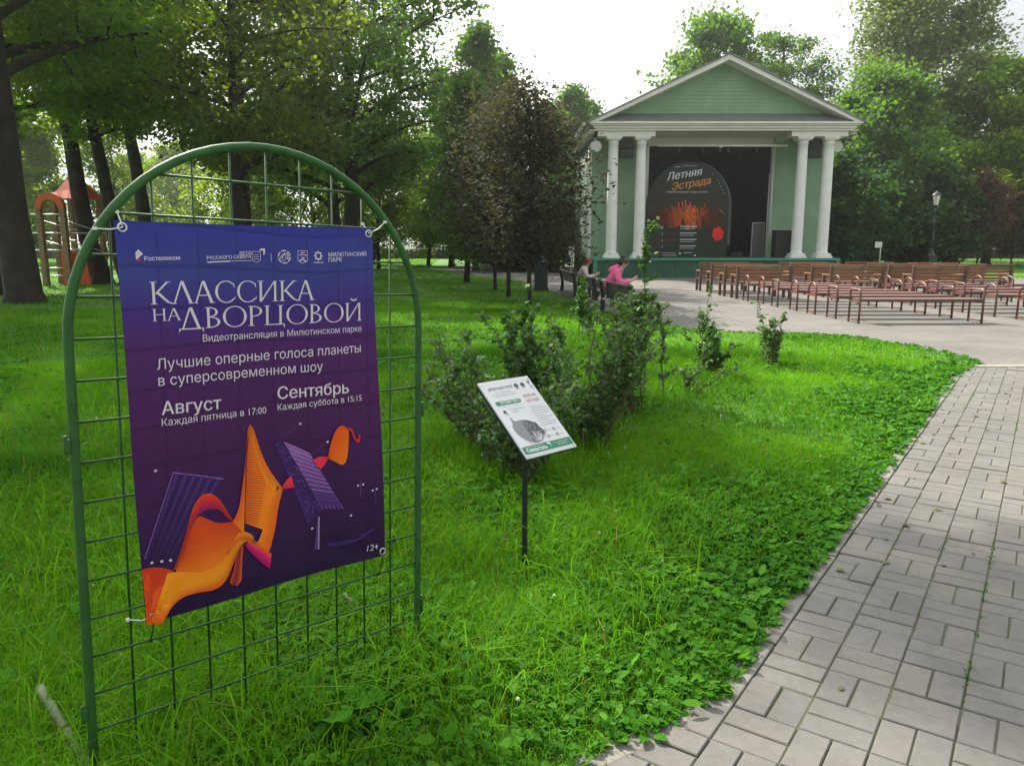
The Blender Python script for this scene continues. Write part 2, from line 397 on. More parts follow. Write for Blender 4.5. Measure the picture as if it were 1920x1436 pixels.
def keep(c, s0, s1, t0, t1):
    if c[1] > 9.2 or c[1] < -1.5: return False
    if t0 < -.01:                                # beyond the kerb line only before the bend
        return (c-kc)@k2n > -.035 and (c-kc)@e1 < .02
    return (c-kc)@k2n > -.02 or (c-kc)@e1 > -.05
pave(q, 'path_pavement', keep=keep)
# kerb stones along the lawn
kb = MB(); rk = random.Random(5)
def kerb_run(p, d, L0, n, w=.075, sl=.5):
    nrm = np.array([-d[1], d[0]])
    s = 0
    while s < L0:
        ln = min(sl, L0-s)
        c = p+d*(s+ln/2)+nrm*(w/2+.004)
        a_ = math.atan2(d[1], d[0])+rk.uniform(-.012, .012)
        kb.box((c[0], c[1], -.008+rk.uniform(-.003, .001)), (ln-.012, w, .05), (rk.uniform(-.03, .03), 0, a_)); s += ln
kerb_run(np.array([.71, 2.26]), e1, 8.4, 1)
kerb_run(np.array([.71, 2.26])-k2d*2.4, k2d, 2.4, 1, w=.08)
tag(kb.build('path_kerb', M['concrete'], bevel=.006), kind='structure')
# pale cross course where path meets plaza
cc = MB()
for i in range(46):
    cc.box((5.75+i*.205, 9.36, .006), (.198, .13, .02))
tag(cc.build('cross_course', mat('pale_pavers', (.28, .25, .22), .8, .1, 5)), kind='structure')

# ---------------------------------------------------------------- grass
M['grass'] = leafmat('grass_blades', (.019, .115, .003), (.155, .385, .006), .44, (1.35, 1.3, .3), .7, 0, (.20, .19, .04), .12)
M['clover'] = leafmat('clover_leaves', (.018, .105, .005), (.085, .265, .010), .38, (1.35, 1.3, .4), .7, 0, None, .15)
def vnoise(P, sc, seed):
    rg = np.random.default_rng(seed); G = rg.random((64, 64))
    q = P*sc; i = np.floor(q).astype(int); f = q-i; f = f*f*(3-2*f)
    a = G[i[:, 0] % 64, i[:, 1] % 64]; b = G[(i[:, 0]+1) % 64, i[:, 1] % 64]; c = G[i[:, 0] % 64, (i[:, 1]+1) % 64]; d = G[(i[:, 0]+1) % 64, (i[:, 1]+1) % 64]
    return (a*(1-f[:, 0])+b*f[:, 0])*(1-f[:, 1])+(c*(1-f[:, 0])+d*f[:, 0])*f[:, 1]
def sample(dens, r0, r1, amin, amax, rg):
    area = (r1*r1-r0*r0)*(amax-amin)/2; n = int(area*dens)
    r = np.sqrt(rg.random(n)*(r1*r1-r0*r0)+r0*r0); t = amin+rg.random(n)*(amax-amin)
    P = np.stack([r*np.sin(t), r*np.cos(t)], 1)
    return P
def blades(P, hgt, wid, rg, bend=.6):
    n = len(P); az = rg.random(n)*2*np.pi; d = np.stack([np.cos(az), np.sin(az)], 1); s = np.stack([-d[:, 1], d[:, 0]], 1)
    b = bend*(.3+rg.random(n))
    z0 = np.zeros(n)
    base = np.column_stack([P, z0]); S3 = np.column_stack([s, z0]); D3 = np.column_stack([d, z0]); up = np.array([0, 0, 1.])
    h = hgt[:, None]; w = wid[:, None]/2; bb = b[:, None]
    m1 = base+up*h*.5+D3*h*.13*bb; m2 = base+up*h*(.92-.25*bb)+D3*h*.52*bb; tp = base+up*h*(1.0-.5*bb)+D3*h*.95*bb
    q1 = np.stack([base-S3*w, base+S3*w, m1+S3*w*.9, m1-S3*w*.9], 1)
    q2 = np.stack([m1-S3*w*.9, m1+S3*w*.9, m2+S3*w*.6, m2-S3*w*.6], 1)
    q3 = np.stack([m2-S3*w*.6, m2+S3*w*.6, tp+S3*w*.08, tp-S3*w*.08], 1)
    return q1, q2, q3
rg = np.random.default_rng(11)
V = []; T = []
FR = dict(a0=-.66, a1=.66)
for (r0, r1, dens, h0, w0) in ((1.2, 3.4, 5000, .125, .0030), (3.4, 6, 4000, .125, .0040), (6, 11, 2100, .088, .0058), (11, 20, 620, .070, .010), (20, 36, 190, .065, .020), (36, 92, 36, .075, .05)):
    P = sample(dens, r0, r1, -.80, .72, rg)
    P = P[inside(P, LAWN)]; P = P[edgedist(P) > .05*(vnoise(P, 5, 41)-.45)]
    ed_ = edgedist(P); tall = vnoise(P, .9, 5)*.6+vnoise(P, 2.3, 6)*.4
    clov = vnoise(P, .55, 9)*.5+vnoise(P, 1.6, 10)*.5 + np.clip(.30-ed_*.33, -.22, .30)
    keepm = rg.random(len(P)) < np.clip(1.4-clov*1.15, .28, 1)
    if r0 > 18: keepm[:] = True
    P = P[keepm]; tall = tall[keepm]; ed_ = ed_[keepm]
    h = h0*(.30+1.45*tall)*(.55+.9*rg.random(len(P)))*np.clip(.35+ed_*1.1, .35, 1)
    w = w0*(.7+.7*rg.random(len(P)))
    patch = vnoise(P, .35, 21)*.5+vnoise(P, 1.3, 22)*.5
    q1, q2, q3 = blades(P, h, w, rg, .85)
    ti = np.clip(-.12+1.0*patch+.34*rg.random(len(P))-.15*(tall > .62), 0, 1)
    ti = np.clip(ti, 0, .92); ti[rg.random(len(P)) < .035] = 1
    if r0 < 19:
        for qq, add in ((q1, -.12), (q2, 0), (q3, .1)): V.append(qq.reshape(-1, 3)); T.append(np.clip(ti+add*0, 0, 1))
    else:
        V.append(np.stack([q1[:, 0], q1[:, 1], q3[:, 2], q3[:, 3]], 1).reshape(-1, 3)); T.append(ti)
# longer arching blades in loose tussocks round the sign, the shrubs and the trellis
P = sample(260, 1.9, 8.5, -.62, .30, rg); P = P[inside(P, LAWN)]; P = P[(edgedist(P) > .35) & (vnoise(P, 1.7, 51)*.6+vnoise(P, .6, 52)*.4 > .52)]
n1 = len(P); q1, q2, q3 = blades(P, .15+.17*rg.random(n1), .0035+.0025*rg.random(n1), rg, 1.25); ti = np.clip(.35+.6*rg.random(n1), 0, .92); ti[rg.random(n1) < .06] = 1
for qq in (q1, q2, q3): V.append(qq.reshape(-1, 3)); T.append(ti)
# lawn beyond the plaza on the right
Pr = np.stack([14+rg.random(26000)*75, 33.2+rg.random(26000)*52], 1); Pr = Pr[(Pr[:, 0] > 15.6)]
q1, q2, q3 = blades(Pr, .06+.1*rg.random(len(Pr)), .03+.04*rg.random(len(Pr)), rg)
V.append(np.stack([q1[:, 0], q1[:, 1], q3[:, 2], q3[:, 3]], 1).reshape(-1, 3)); T.append(.35+.6*rg.random(len(Pr)))
tag(npmesh('grass', np.concatenate(V), 4, M['grass'], np.concatenate(T)), 'long green lawn grass in tufts', 'grass', kind='stuff')
del V, T
# clover and low broad leaves
def discs(P, z, rad, rg, tilt=.45, elong=1.15, seg=6):
    n = len(P); nrm = np.column_stack([rg.normal(0, tilt, (n, 2)), np.ones(n)]); nrm /= np.linalg.norm(nrm, axis=1)[:, None]
    az = rg.random(n)*2*np.pi; t = np.column_stack([np.cos(az), np.sin(az), np.zeros(n)]); t -= nrm*(t*nrm).sum(1)[:, None]; t /= np.linalg.norm(t, axis=1)[:, None]
    b = np.cross(nrm, t); c = np.column_stack([P, z]); out = []
    for k in range(seg):
        a = 2*np.pi*k/seg; rr = 1+.12*np.cos(2*a)
        out.append(c+(t*math.cos(a)*elong+b*math.sin(a))*rad[:, None]*rr+nrm*(abs(math.sin(a))*.15*rad)[:, None])
    return np.stack(out, 1).reshape(-1, 3)
V = []; T = []
for (r0, r1, dens, rad) in ((1.2, 4, 2600, .0105), (4, 8, 1500, .013), (8, 16, 330, .02)):
    P = sample(dens, r0, r1, -.80, .72, rg); P = P[inside(P, LAWN)]; P = P[edgedist(P) > .06*(vnoise(P, 5, 41)-.45)]
    ed_ = edgedist(P)
    clov = vnoise(P, .55, 9)*.5+vnoise(P, 1.6, 10)*.5 + np.clip(.30-ed_*.33, -.22, .30)
    P = P[rg.random(len(P)) < np.clip((clov-.36)*2.6, .03, 1)]; ed_ = edgedist(P)
    P3 = np.repeat(P, 3, 0); k = np.tile(np.arange(3), len(P))*2.094+np.repeat(rg.random(len(P))*6.28, 3)
    rr = np.repeat(rad*(.7+.7*rg.random(len(P))), 3)
    zz = np.repeat((.02+.075*rg.random(len(P)))*np.clip(.45+ed_*.8, .45, 1), 3)
    P3 = P3+np.stack([np.cos(k), np.sin(k)], 1)*rr[:, None]*1.0
    V.append(discs(P3, zz+rg.random(len(P3))*.004, rr, rg)); T.append(np.repeat(rg.random(len(P)), 3)*.8+.1*rg.random(len(P3)))
# plantain / broad leaves
P = sample(70, 1.3, 8, -.8, .72, rg); P = P[inside(P, LAWN)]; P = P[rg.random(len(P)) < np.clip(1.1-edgedist(P)*.45, .18, 1)]
V.append(discs(P, .03+.06*rg.random(len(P)), .010+.011*rg.random(len(P)), rg, .5, 1.9)); T.append(.3+.7*rg.random(len(P)))
tag(npmesh('clover', np.concatenate(V), 6, M['clover'], np.concatenate(T)), 'low clover and broad-leaved weeds covering the lawn', 'ground cover', kind='stuff')
# white clover heads
P = sample(2.4, 1.6, 9, -.7, .7, rg); P = P[inside(P, LAWN)][:34]
cb = MB()
for x, y in P:
    z = .05+.04*rg.random(); cb.tube([(x, y, 0), (x+.01, y, z)], .0012, 3, False); cb.sphere((x+.01, y, z), .0075, 6, 4)
tag(cb.build('clover_flowers', mat('clover_white', (.62, .66, .50), .8, .2, 60)), 'white clover flower heads dotted over the lawn', 'flowers', kind='stuff')
# a few fallen leaves and crumbs of soil on the path
P = org+np.outer(rg.random(60)*9+.3, e1)+np.outer(np.abs(rg.normal(0, .9, 60)), e2); P = P[P[:, 1] < 9]
tag(npmesh('fallen_leaves', discs(P, np.full(len(P), .021), .006+.014*rg.random(len(P))**2, rg, .25, 1.5), 6, leafmat('dry_leaves', (.06, .045, .02), (.12, .12, .03), .1), rg.random(len(P))), 'small fallen leaves and crumbs of soil on the paving', 'litter', kind='stuff')
# moss and small weeds in the path joints
V = []; T = []
P = rg.random((1500, 2))*np.array([7.5, 1.4])+np.array([1.0, -.1]); 
jj = np.round(P[:, 1]/U)*U+rg.normal(0, .006, len(P)); W0 = vnoise(P, 1.2, 31) > .68
PP = org+np.outer(P[:, 0]+1.6, e1)+np.outer(jj, e2); PP = PP[W0]
q1, q2, q3 = blades(PP, .008+.022*rg.random(len(PP)), np.full(len(PP), .006), rg, 1.2)
V = [x.reshape(-1, 3)+np.array([0, 0, .011]) for x in (q1, q2, q3)]
tag(npmesh('joint_moss', np.concatenate(V), 4, M['grass'], np.concatenate([rg.random(len(PP))*.5]*3)), 'moss and tiny weeds in the paving joints', 'moss', kind='stuff')
# ================================================================ ARCHED FRAME AND BANNER
FO = Vector((-1.157, 1.904, .071))
def Rm(rx, ry, rz): return Matrix.Rotation(rz, 3, 'Z') @ Matrix.Rotation(rx, 3, 'X') @ Matrix.Rotation(ry, 3, 'Y')
FR3 = Rm(-.011, .039, .742)
def place(o, loc, m3):
    o.matrix_world = Matrix.Translation(loc) @ m3.to_4x4(); return o
frame = empty('arched_trellis', label='tall green tubular steel frame with arched top and wire grid', cat='trellis')
place(frame, FO, FR3)
FW, SP = 1.09, 1.18
arch = [(0, 0, -.09)]+[(0, 0, z) for z in np.linspace(.1, SP, 6)]
arch += [(FW/2-math.cos(a_)*FW/2, 0, SP+math.sin(a_)*FW/2) for a_ in np.linspace(0, math.pi, 33)[1:-1]]
arch += [(FW, 0, z) for z in np.linspace(SP, .1, 6)]+[(FW, 0, -.09)]
MB().tube(arch, .0125, 14).build('arch_tube', M['green_tube'], frame)
SG = .108
gb = MB()
def jag(p, q, r):
    gb.tube([p, ((p[0]+q[0])/2, (p[1]+q[1])/2+random.Random(p[0]*77+p[2]*31).uniform(-.003, .003), (p[2]+q[2])/2), q], r, 7)
for i in range(1, 10):
    x = i*SG+.005; top = SP+math.sqrt(max(0, (FW/2)**2-(x-FW/2)**2))
    jag((x, .006, -.005), (x, .006, top), .0033)
for k in range(-1, 15):
    z = (14-k)*SG
    if z > SP:
        dx = math.sqrt((FW/2)**2-(z-SP)**2); x0, x1 = FW/2-dx, FW/2+dx
    else: x0, x1 = 0, FW
    jag((x0, -.002, z), (x1, -.002, z), .0036)
gb.build('wire_grid', M['wire'], frame)
for x, z, s in ((-.016, .915, -1), (FW+.016, .89, 1), (-.016, .165, -1), (FW+.016, .165, 1)):
    b = MB(); b.box((x, 0, z), (.012, .02, .032)); b.tube([(x+s*.004, 0, z-.026), (x+s*.004, 0, z+.026)], .006, 8)
    b.build('hinge', M['green_tube'], frame, bevel=.002)
M['old_pipe'] = mat('weathered_pipe', (.16, .17, .11), .6, .35, 14)
for x in (0, FW):
    MB().tube([(x, -.02 if x else -.0, -.03), (x-.03, .40, .03), (x-.035, .47, .045)], .0135, 10).build('foot', M['old_pipe'], frame)
MB().tube([(FW+.012, -.14, -.035), (FW, 0, -.03)], .0135, 10).build('foot', M['old_pipe'], frame)

# banner: a sheet of printed cloth hanging in front of the grid; (u, v) 0..1 over the cloth
BTL, BTR, BBR, BBL = (.115, 1.493), (.889, 1.513), (.931, .399), (.140, .393)
def b_uv(x, z):                        # frame plane -> cloth uv (few Newton steps)
    u, v = (x-.125)/.78, (z-.395)/1.105
    for _ in range(4):
        px = (1-v)*((1-u)*BBL[0]+u*BBR[0])+v*((1-u)*BTL[0]+u*BTR[0]); pz = (1-v)*((1-u)*BBL[1]+u*BBR[1])+v*((1-u)*BTL[1]+u*BTR[1])
        u -= (px-x)/.78; v -= (pz-z)/1.105
    return u, v
def b_y(x, z, off=0):                   # depth of the cloth: soft folds hanging from the corner eyelets
    u, v = b_uv(x, z)
    y = -.026-.006*math.sin(u*7+v*3)-.0045*math.sin(u*3.1-v*8+1)-.008*math.sin(math.pi*min(max(u, 0), 1))*(v**2)
    y += .0035*math.exp(-((u-.5)/.5)**2)*math.sin((1-v)*90)*math.exp(-(1-v)*30)
    y -= .010*math.exp(-((u)**2+(v)**2)*14)+.006*math.exp(-((1-u)**2+v**2)*20)
    for cu, cv, s_ in ((0, 1, 1), (1, 1, -1), (0, 0, 1), (1, 0, -1)):
        du, dv = (u-cu)*.79, (v-cv)*1.1; r_ = math.hypot(du, dv); y += .0045*math.exp(-r_*6)*(1-math.exp(-r_*25))*math.sin(math.atan2(dv, du)*10+s_)
    return y-off
def B3(x, z, off): return (x, b_y(x, z, off), z)
def cloth_mat():
    m = bpy.data.materials.new('banner_cloth'); m.use_nodes = True; n = m.node_tree.nodes; l = m.node_tree.links.new
    b = n['Principled BSDF']; b.inputs['Roughness'].default_value = .55; b.inputs['Specular IOR Level'].default_value = .25
    at = n.new('ShaderNodeAttribute'); at.attribute_name = 'uvh'; sx = n.new('ShaderNodeSeparateXYZ'); l(at.outputs['Vector'], sx.inputs[0])
    r = n.new('ShaderNodeValToRGB'); cs = r.color_ramp
    stops = [(0, (34, 15, 54)), (.25, (52, 19, 70)), (.5, (63, 24, 74)), (.70, (66, 29, 88)), (.79, (56, 38, 112)), (.87, (50, 56, 122)), (1, (44, 46, 128))]
    cs.elements[0].position = 0; cs.elements[0].color = lin(*stops[0][1]); cs.elements[1].position = 1; cs.elements[1].color = lin(*stops[-1][1])
    for p, c in stops[1:-1]:
        e_ = cs.elements.new(p); e_.color = lin(*c)
    z = n.new('ShaderNodeTexNoise'); z.inputs['Scale'].default_value = 2.2; z.inputs['Detail'].default_value = 2
    t = n.new('ShaderNodeTexCoord'); l(t.outputs['Object'], z.inputs['Vector'])
    m1 = n.new('ShaderNodeMath'); m1.operation = 'MULTIPLY_ADD'; m1.inputs[1].default_value = .09; m1.inputs[2].default_value = -.045
    l(z.outputs['Fac'], m1.inputs[0]); m2 = n.new('ShaderNodeMath'); m2.operation = 'ADD'; l(m1.outputs[0], m2.inputs[0]); l(sx.outputs['Y'], m2.inputs[1])
    l(m2.outputs[0], r.inputs['Fac'])
    # lilac glow printed at lower right
    l(r.outputs['Color'], b.inputs['Base Color'])
    tr = n.new('ShaderNodeBsdfTranslucent'); ms = n.new('ShaderNodeMixShader'); ms.inputs['Fac'].default_value = .12
    l(r.outputs['Color'], tr.inputs['Color']); l(b.outputs[0], ms.inputs[1]); l(tr.outputs[0], ms.inputs[2]); l(ms.outputs[0], n['Material Output'].inputs['Surface'])
    w = n.new('ShaderNodeTexWave'); w.inputs['Scale'].default_value = 160; bp = n.new('ShaderNodeBump'); bp.inputs['Strength'].default_value = .06; bp.inputs['Distance'].default_value = .001
    l(t.outputs['Object'], w.inputs['Vector']); l(w.outputs['Fac'], bp.inputs['Height']); l(bp.outputs['Normal'], b.inputs['Normal'])
    return m
M['cloth'] = cloth_mat()
banner = empty('event_banner', label='purple and blue cloth concert banner tied to the green arched frame', cat='banner')
place(banner, FO, FR3)
NU, NV = 60, 84; vs = []; uvh = []
for j in range(NV+1):
    for i in range(NU+1):
        u, v = i/NU, j/NV
        px = (1-v)*((1-u)*BBL[0]+u*BBR[0])+v*((1-u)*BTL[0]+u*BTR[0]); pz_ = (1-v)*((1-u)*BBL[1]+u*BBR[1])+v*((1-u)*BTL[1]+u*BTR[1])
        pz_ -= .004*math.sin(math.pi*u)*v                       # top edge sags between the ties
        vs.append(B3(px, pz_, 0)); uvh.append((u, v, 0))
fs = [(j*(NU+1)+i, j*(NU+1)+i+1, (j+1)*(NU+1)+i+1, (j+1)*(NU+1)+i) for j in range(NV) for i in range(NU)]
me = bpy.data.meshes.new('cloth'); me.from_pydata(vs, [], fs)
at = me.attributes.new('uvh', 'FLOAT_VECTOR', 'POINT'); at.data.foreach_set('vector', np.array(uvh, np.float32).ravel())
me.polygons.foreach_set('use_smooth', [True]*len(fs))
link('cloth', me, M['cloth'], banner)
hem = MB()

# ---- lettering
_lay = [0]
def lay(mapper):                        # every printed piece sits a hair above the last one
    _lay[0] += 1; e_ = getattr(mapper, 'eps', 1.2e-5)*(_lay[0] % 24)
    def f(x, z):
        p = mapper(x, z); return (p[0], p[1]-e_, p[2])
    return f
def text_shapes(txt, res=3):
    c = bpy.data.curves.new('t', 'FONT'); c.body = txt
    o = bpy.data.objects.new('t', c); COL.objects.link(o)
    dg = bpy.context.evaluated_depsgraph_get(); k = o.evaluated_get(dg).to_curve(dg)
    polys = []
    for s_ in k.splines:
        bp = s_.bezier_points; P = []
        if len(bp):
            for i in range(len(bp)):
                a_, b_ = bp[i], bp[(i+1) % len(bp)]; p0, p1, p2, p3 = (np.array(v[:2]) for v in (a_.co, a_.handle_right, b_.handle_left, b_.co))
                straight = abs(np.cross(p3-p0, p1-p0))+abs(np.cross(p3-p0, p2-p0)) < 1e-5
                for t in np.linspace(0, 1, 2 if straight else res+1)[:-1]: P.append(p0*(1-t)**3+3*p1*t*(1-t)**2+3*p2*t*t*(1-t)+p3*t**3)
        else: P = [np.array(p.co[:2]) for p in s_.points]
        P = np.array(P); P = P[np.linalg.norm(P-np.roll(P, 1, 0), axis=1) > 1e-6]
        if len(P) > 2: polys.append(P)
    bpy.data.objects.remove(o); bpy.data.curves.remove(c)
    return polys
def text_spans(polys, bold=0, n=44):
    """the ink of a line of lettering as thin horizontal slices (outlines may overlap: nonzero winding)"""
    E0 = np.concatenate(polys); E1 = np.concatenate([np.roll(P, -1, 0) for P in polys])
    y0, y1 = E0[:, 1].min(), E0[:, 1].max(); dy = .95/n; out = []
    for k in range(int(math.ceil((y1-y0)/dy))):
        ya = y0+k*dy; yb = min(y1, ya+dy); ym = (ya+yb)/2
        c = (E0[:, 1] <= ym) != (E1[:, 1] <= ym); A, B_ = E0[c], E1[c]
        if not len(A): continue
        sl = (B_[:, 0]-A[:, 0])/(B_[:, 1]-A[:, 1]); x = A[:, 0]+sl*(ym-A[:, 1]); w = np.where(B_[:, 1] > A[:, 1], 1, -1); sl = np.clip(sl, -1.5, 1.5)
        o = np.argsort(x); wn = 0
        for i in o:
            if wn == 0: st = i
            wn += w[i]
            if wn == 0 and x[i]-x[st] > 1e-5: out.append((ya, yb, x[st]-bold-sl[st]*(ym-ya), x[i]+bold-sl[i]*(ym-ya), x[st]-bold+sl[st]*(yb-ym), x[i]+bold+sl[i]*(yb-ym)))
    return out
def put_text(mb, txt, x0, z0, x1, z1, mapper, hscale=1.0, shear=0, offset=0, h=None, res=3):
    """text from (x0,z0) to (x1,z1) along its baseline"""
    pol = text_shapes(txt, res); al = np.concatenate(pol); al = al[:, 0]+al[:, 1]*shear
    mn = al.min(); wd = al.max()-mn; d = np.array([x1-x0, z1-z0]); Ln = np.hypot(*d); sc = Ln/wd; d = d/Ln; nn = np.array([-d[1], d[0]])
    sy = sc*hscale if h is None else h/.73
    mp2 = lay(mapper); F = lambda x, y: mp2(*(np.array([x0, z0])+d*((x+y*shear-mn)*sc)+nn*(y*sy)))
    for ya, yb, xa0, xa1, xb0, xb1 in text_spans(pol, offset): mb.add([F(xa0, ya), F(xa1, ya), F(xb1, yb), F(xb0, yb)], [(0, 1, 2, 3)])
def strip(mb, A, Bc, mapper):
    mapper = lay(mapper)
    n = len(A)
    mb.add([mapper(*p) for p in A]+[mapper(*p) for p in Bc], [(i, i+1, n+i+1, n+i) for i in range(n-1)])
def pline(mb, pts, w, mapper):
    P = np.array(pts, float); t = np.gradient(P, axis=0); t /= np.linalg.norm(t, axis=1)[:, None]+1e-12
    nn = np.stack([-t[:, 1], t[:, 0]], 1)
    w = np.array(w if hasattr(w, '__len__') else [w]*len(P))[:, None]/2
    strip(mb, P+nn*w, P-nn*w, mapper)
def disc(mb, x, z, rx, rz, mapper, n=14):
    mapper = lay(mapper)
    mb.add([mapper(x+rx*math.cos(2*math.pi*k/n), z+rz*math.sin(2*math.pi*k/n)) for k in range(n)], [tuple(range(n))])
def rect(mb, x0, z0, x1, z1, mapper):
    mapper = lay(mapper)
    mb.add([mapper(x0, z0), mapper(x1, z0), mapper(x1, z1), mapper(x0, z1)], [(0, 1, 2, 3)])
# classical roman capitals: strokes in a unit cap height
TK, TN, SF = .105, .05, .03
def glyph(ch):
    """list of ('q',4 points) or ('s',A,B) pieces, advance"""
    out = []
    def stem(x, z0=0, z1=1, w=TK, s0=True, s1=True):
        out.append(([(x-w/2, z0), (x-w/2*.86, (z0+z1)/2), (x-w/2, z1)], [(x+w/2, z0), (x+w/2*.86, (z0+z1)/2), (x+w/2, z1)]))
        if s0: out.append(([(x-w/2-.075, z0), (x+w/2+.075, z0)], [(x-w/2-.055, z0+SF), (x+w/2+.055, z0+SF)]))
        if s1: out.append(([(x-w/2-.075, z1), (x+w/2+.075, z1)], [(x-w/2-.055, z1-SF), (x+w/2+.055, z1-SF)]))
    def diag(p, q, w):
        out.append(([(p[0]-w/2, p[1]), (q[0]-w/2, q[1])], [(p[0]+w/2, p[1]), (q[0]+w/2, q[1])]))
    def bar(x0, x1, z, w=TN): out.append(([(x0, z-w/2), (x1, z-w/2)], [(x0, z+w/2), (x1, z+w/2)]))
    def ser(x, z, w=.17): out.append(([(x-w/2, z), (x+w/2, z)], [(x-w/2+.02, z+(SF if z < .5 else -SF)), (x+w/2-.02, z+(SF if z < .5 else -SF))]))
    def ring(cx, cz, rx, rz, a0, a1, n=28, tk=TK, tn=TN*.8):
        A = []; Bq = []
        for i in range(n+1):
            a_ = a0+(a1-a0)*i/n; w = tn+(tk-tn)*abs(math.cos(a_))**1.4
            A.append((cx+rx*math.cos(a_), cz+rz*math.sin(a_))); Bq.append((cx+(rx-w)*math.cos(a_), cz+(rz-min(w, tn*1.25))*math.sin(a_)))
        out.append((A, Bq))
    if ch == 'К':
        stem(.14); out.append(([(.17, .46), (.60, 1.0)], [(.25, .46), (.70, 1.0)])); ser(.67, 1, .2)
        A = [(.22, .52), (.45, .24), (.62, .06), (.82, -.015)]; Bq = [(.32, .56), (.55, .27), (.68, .11), (.86, .015)]; out.append((A, Bq)); adv = .78
    elif ch in 'ЛА':
        diag((.08, 0), (.385, 1.02), TN*1.25); diag((.70, 0), (.40, 1.02), TK*1.08); ser(.08, 0, .2); ser(.71, 0, .24)
        if ch == 'А': bar(.2, .6, .36, TN*.9)
        adv = .80
    elif ch == 'Д':
        diag((.17, 0), (.45, 1.02), TN*1.25); diag((.76, 0), (.47, 1.02), TK*1.08); bar(.05, .90, .0, .055)
        out.append(([(.03, .02), (.03, -.16)], [(.09, .02), (.05, -.16)])); out.append(([(.86, .02), (.90, -.16)], [(.92, .02), (.93, -.16)])); adv = .97
    elif ch == 'С':
        ring(.47, .5, .43, .525, R(48), R(318)); out.append(([(.735, .86), (.79, .70)], [(.79, .90), (.81, .70)])); out.append(([(.77, .15), (.81, .27)], [(.80, .12), (.83, .27)])); adv = .86
    elif ch == 'О': ring(.48, .5, .46, .525, 0, 2*math.pi, 44); adv = .98
    elif ch in 'ИЙ':
        stem(.14, w=TK, s0=False); out.append(([(.11, 0), (.69, 1.0)], [(.18, 0), (.755, 1.0)])); stem(.74, w=TK*.95, s1=False)
        if ch == 'Й':
            A = []; Bq = []
            for i in range(11):
                a_ = R(200+140*i/10); A.append((.46+.18*math.cos(a_), 1.30+.20*math.sin(a_))); Bq.append((.46+.15*math.cos(a_), 1.31+(.12)*math.sin(a_)))
            out.append((A, Bq))
        adv = .90
    elif ch == 'Н': stem(.14); stem(.68); bar(.14, .68, .53); adv = .84
    elif ch == 'Ц':
        stem(.14); stem(.68); bar(.10, .84, .022, .05); out.append(([(.80, .03), (.83, -.16)], [(.86, .03), (.86, -.16)])); adv = .90
    elif ch == 'В':
        stem(.14); ring(.18, .76, .32, .24, R(-90), R(90), 16, TK*.9); ring(.18, .27, .40, .27, R(-90), R(90), 16, TK); bar(.1, .22, .978, .045); bar(.1, .22, .52, .045); bar(.1, .22, .022, .045); adv = .66
    elif ch == 'Р':
        stem(.14); ring(.2, .73, .37, .27, R(-90), R(90), 16, TK*.95); bar(.1, .24, .978, .045); bar(.15, .24, .482, .045); adv = .63
    return out, adv
def roman(mb, txt, x0, z0, x1, z1, hgt, mapper):
    G = [glyph(c) for c in txt]; tot = sum(g_[1] for g_ in G); d = np.array([x1-x0, z1-z0]); Ln = np.hypot(*d); d = d/Ln; nn = np.array([-d[1], d[0]])
    sx = Ln/tot; X = 0
    for pcs, adv in G:
        for A, Bq in pcs:
            f = lambda P: [tuple(np.array([x0, z0])+d*(X+p[0])*sx+nn*p[1]*hgt) for p in P]
            strip(mb, f(A), f(Bq), mapper)
        X += adv
mp_ = lambda off: (lambda x, z: B3(x, z, off))
hd = MB(); m_ = mp_(.0022)
roman(hd, 'КЛАССИКА', .193, 1.276, .672, 1.283, .060, m_)
roman(hd, 'НА', .196, 1.231, .272, 1.232, .033, m_)
roman(hd, 'ДВОРЦОВОЙ', .263, 1.207, .848, 1.215, .058, m_)
put_text(hd, 'Видеотрансляция в Милютинском парке', .330, 1.170, .844, 1.180, m_, 1.05)
put_text(hd, 'Лучшие оперные голоса планеты', .202, 1.100, .840, 1.112, m_, 1.05)
put_text(hd, 'в суперсовременном шоу', .204, 1.055, .702, 1.061, m_, 1.05)
put_text(hd, 'Август', .210, .974, .378, .968+.004, m_, 1.0, offset=.012)
put_text(hd, 'Каждая пятница в 17:00', .209, .943, .516, .944, m_, 1.05)
put_text(hd, 'Сентябрь', .553, .983, .792, .982, m_, 1.0, offset=.012)
put_text(hd, 'Каждая суббота в 15:15', .552, .948, .840, .953, m_, 1.05)
put_text(hd, '12+', .858, .428, .901, .427, m_, 1.0)
hd.build('headline', M['lilac_white'], banner)
# sponsors' line
lg = MB()
put_text(lg, 'Ростелеком', .184, 1.391, .277, 1.396, m_, 1.0, offset=.01)
lg.add([m_(*p) for p in ((.163, 1.412), (.170, 1.420), (.1815, 1.409), (.170, 1.398), (.164, 1.393))], [(0, 1, 2, 3, 4)])
put_text(lg, 'ЛЕТО', .440, 1.413, .475, 1.416, m_, 1.0, offset=.014)
put_text(lg, 'РУССКОГО СЕВЕРА', .349, 1.398, .474, 1.406, m_, 1.0, offset=.014)
pline(lg, [(.349, 1.391), (.414, 1.3955)], .0032, m_); pline(lg, [(.416, 1.3957), (.474, 1.399)], .0014, m_)
def shield(cx, cz, w, h, lw):
    P = [(cx-w/2, cz+h/2), (cx+w/2, cz+h/2), (cx+w/2, cz-h*.32), (cx+w*.2, cz-h*.42), (cx, cz-h*.5), (cx-w*.2, cz-h*.42), (cx-w/2, cz-h*.32), (cx-w/2, cz+h/2)]
    for p, q_ in zip(P[:-1], P[1:]): pline(lg, [p, q_], lw, m_)
shield(.489, 1.409, .024, .031, .0012)
for dz in (.006, 0, -.006): pline(lg, [(.481, 1.409+dz), (.497, 1.4095+dz)], .0011, m_)
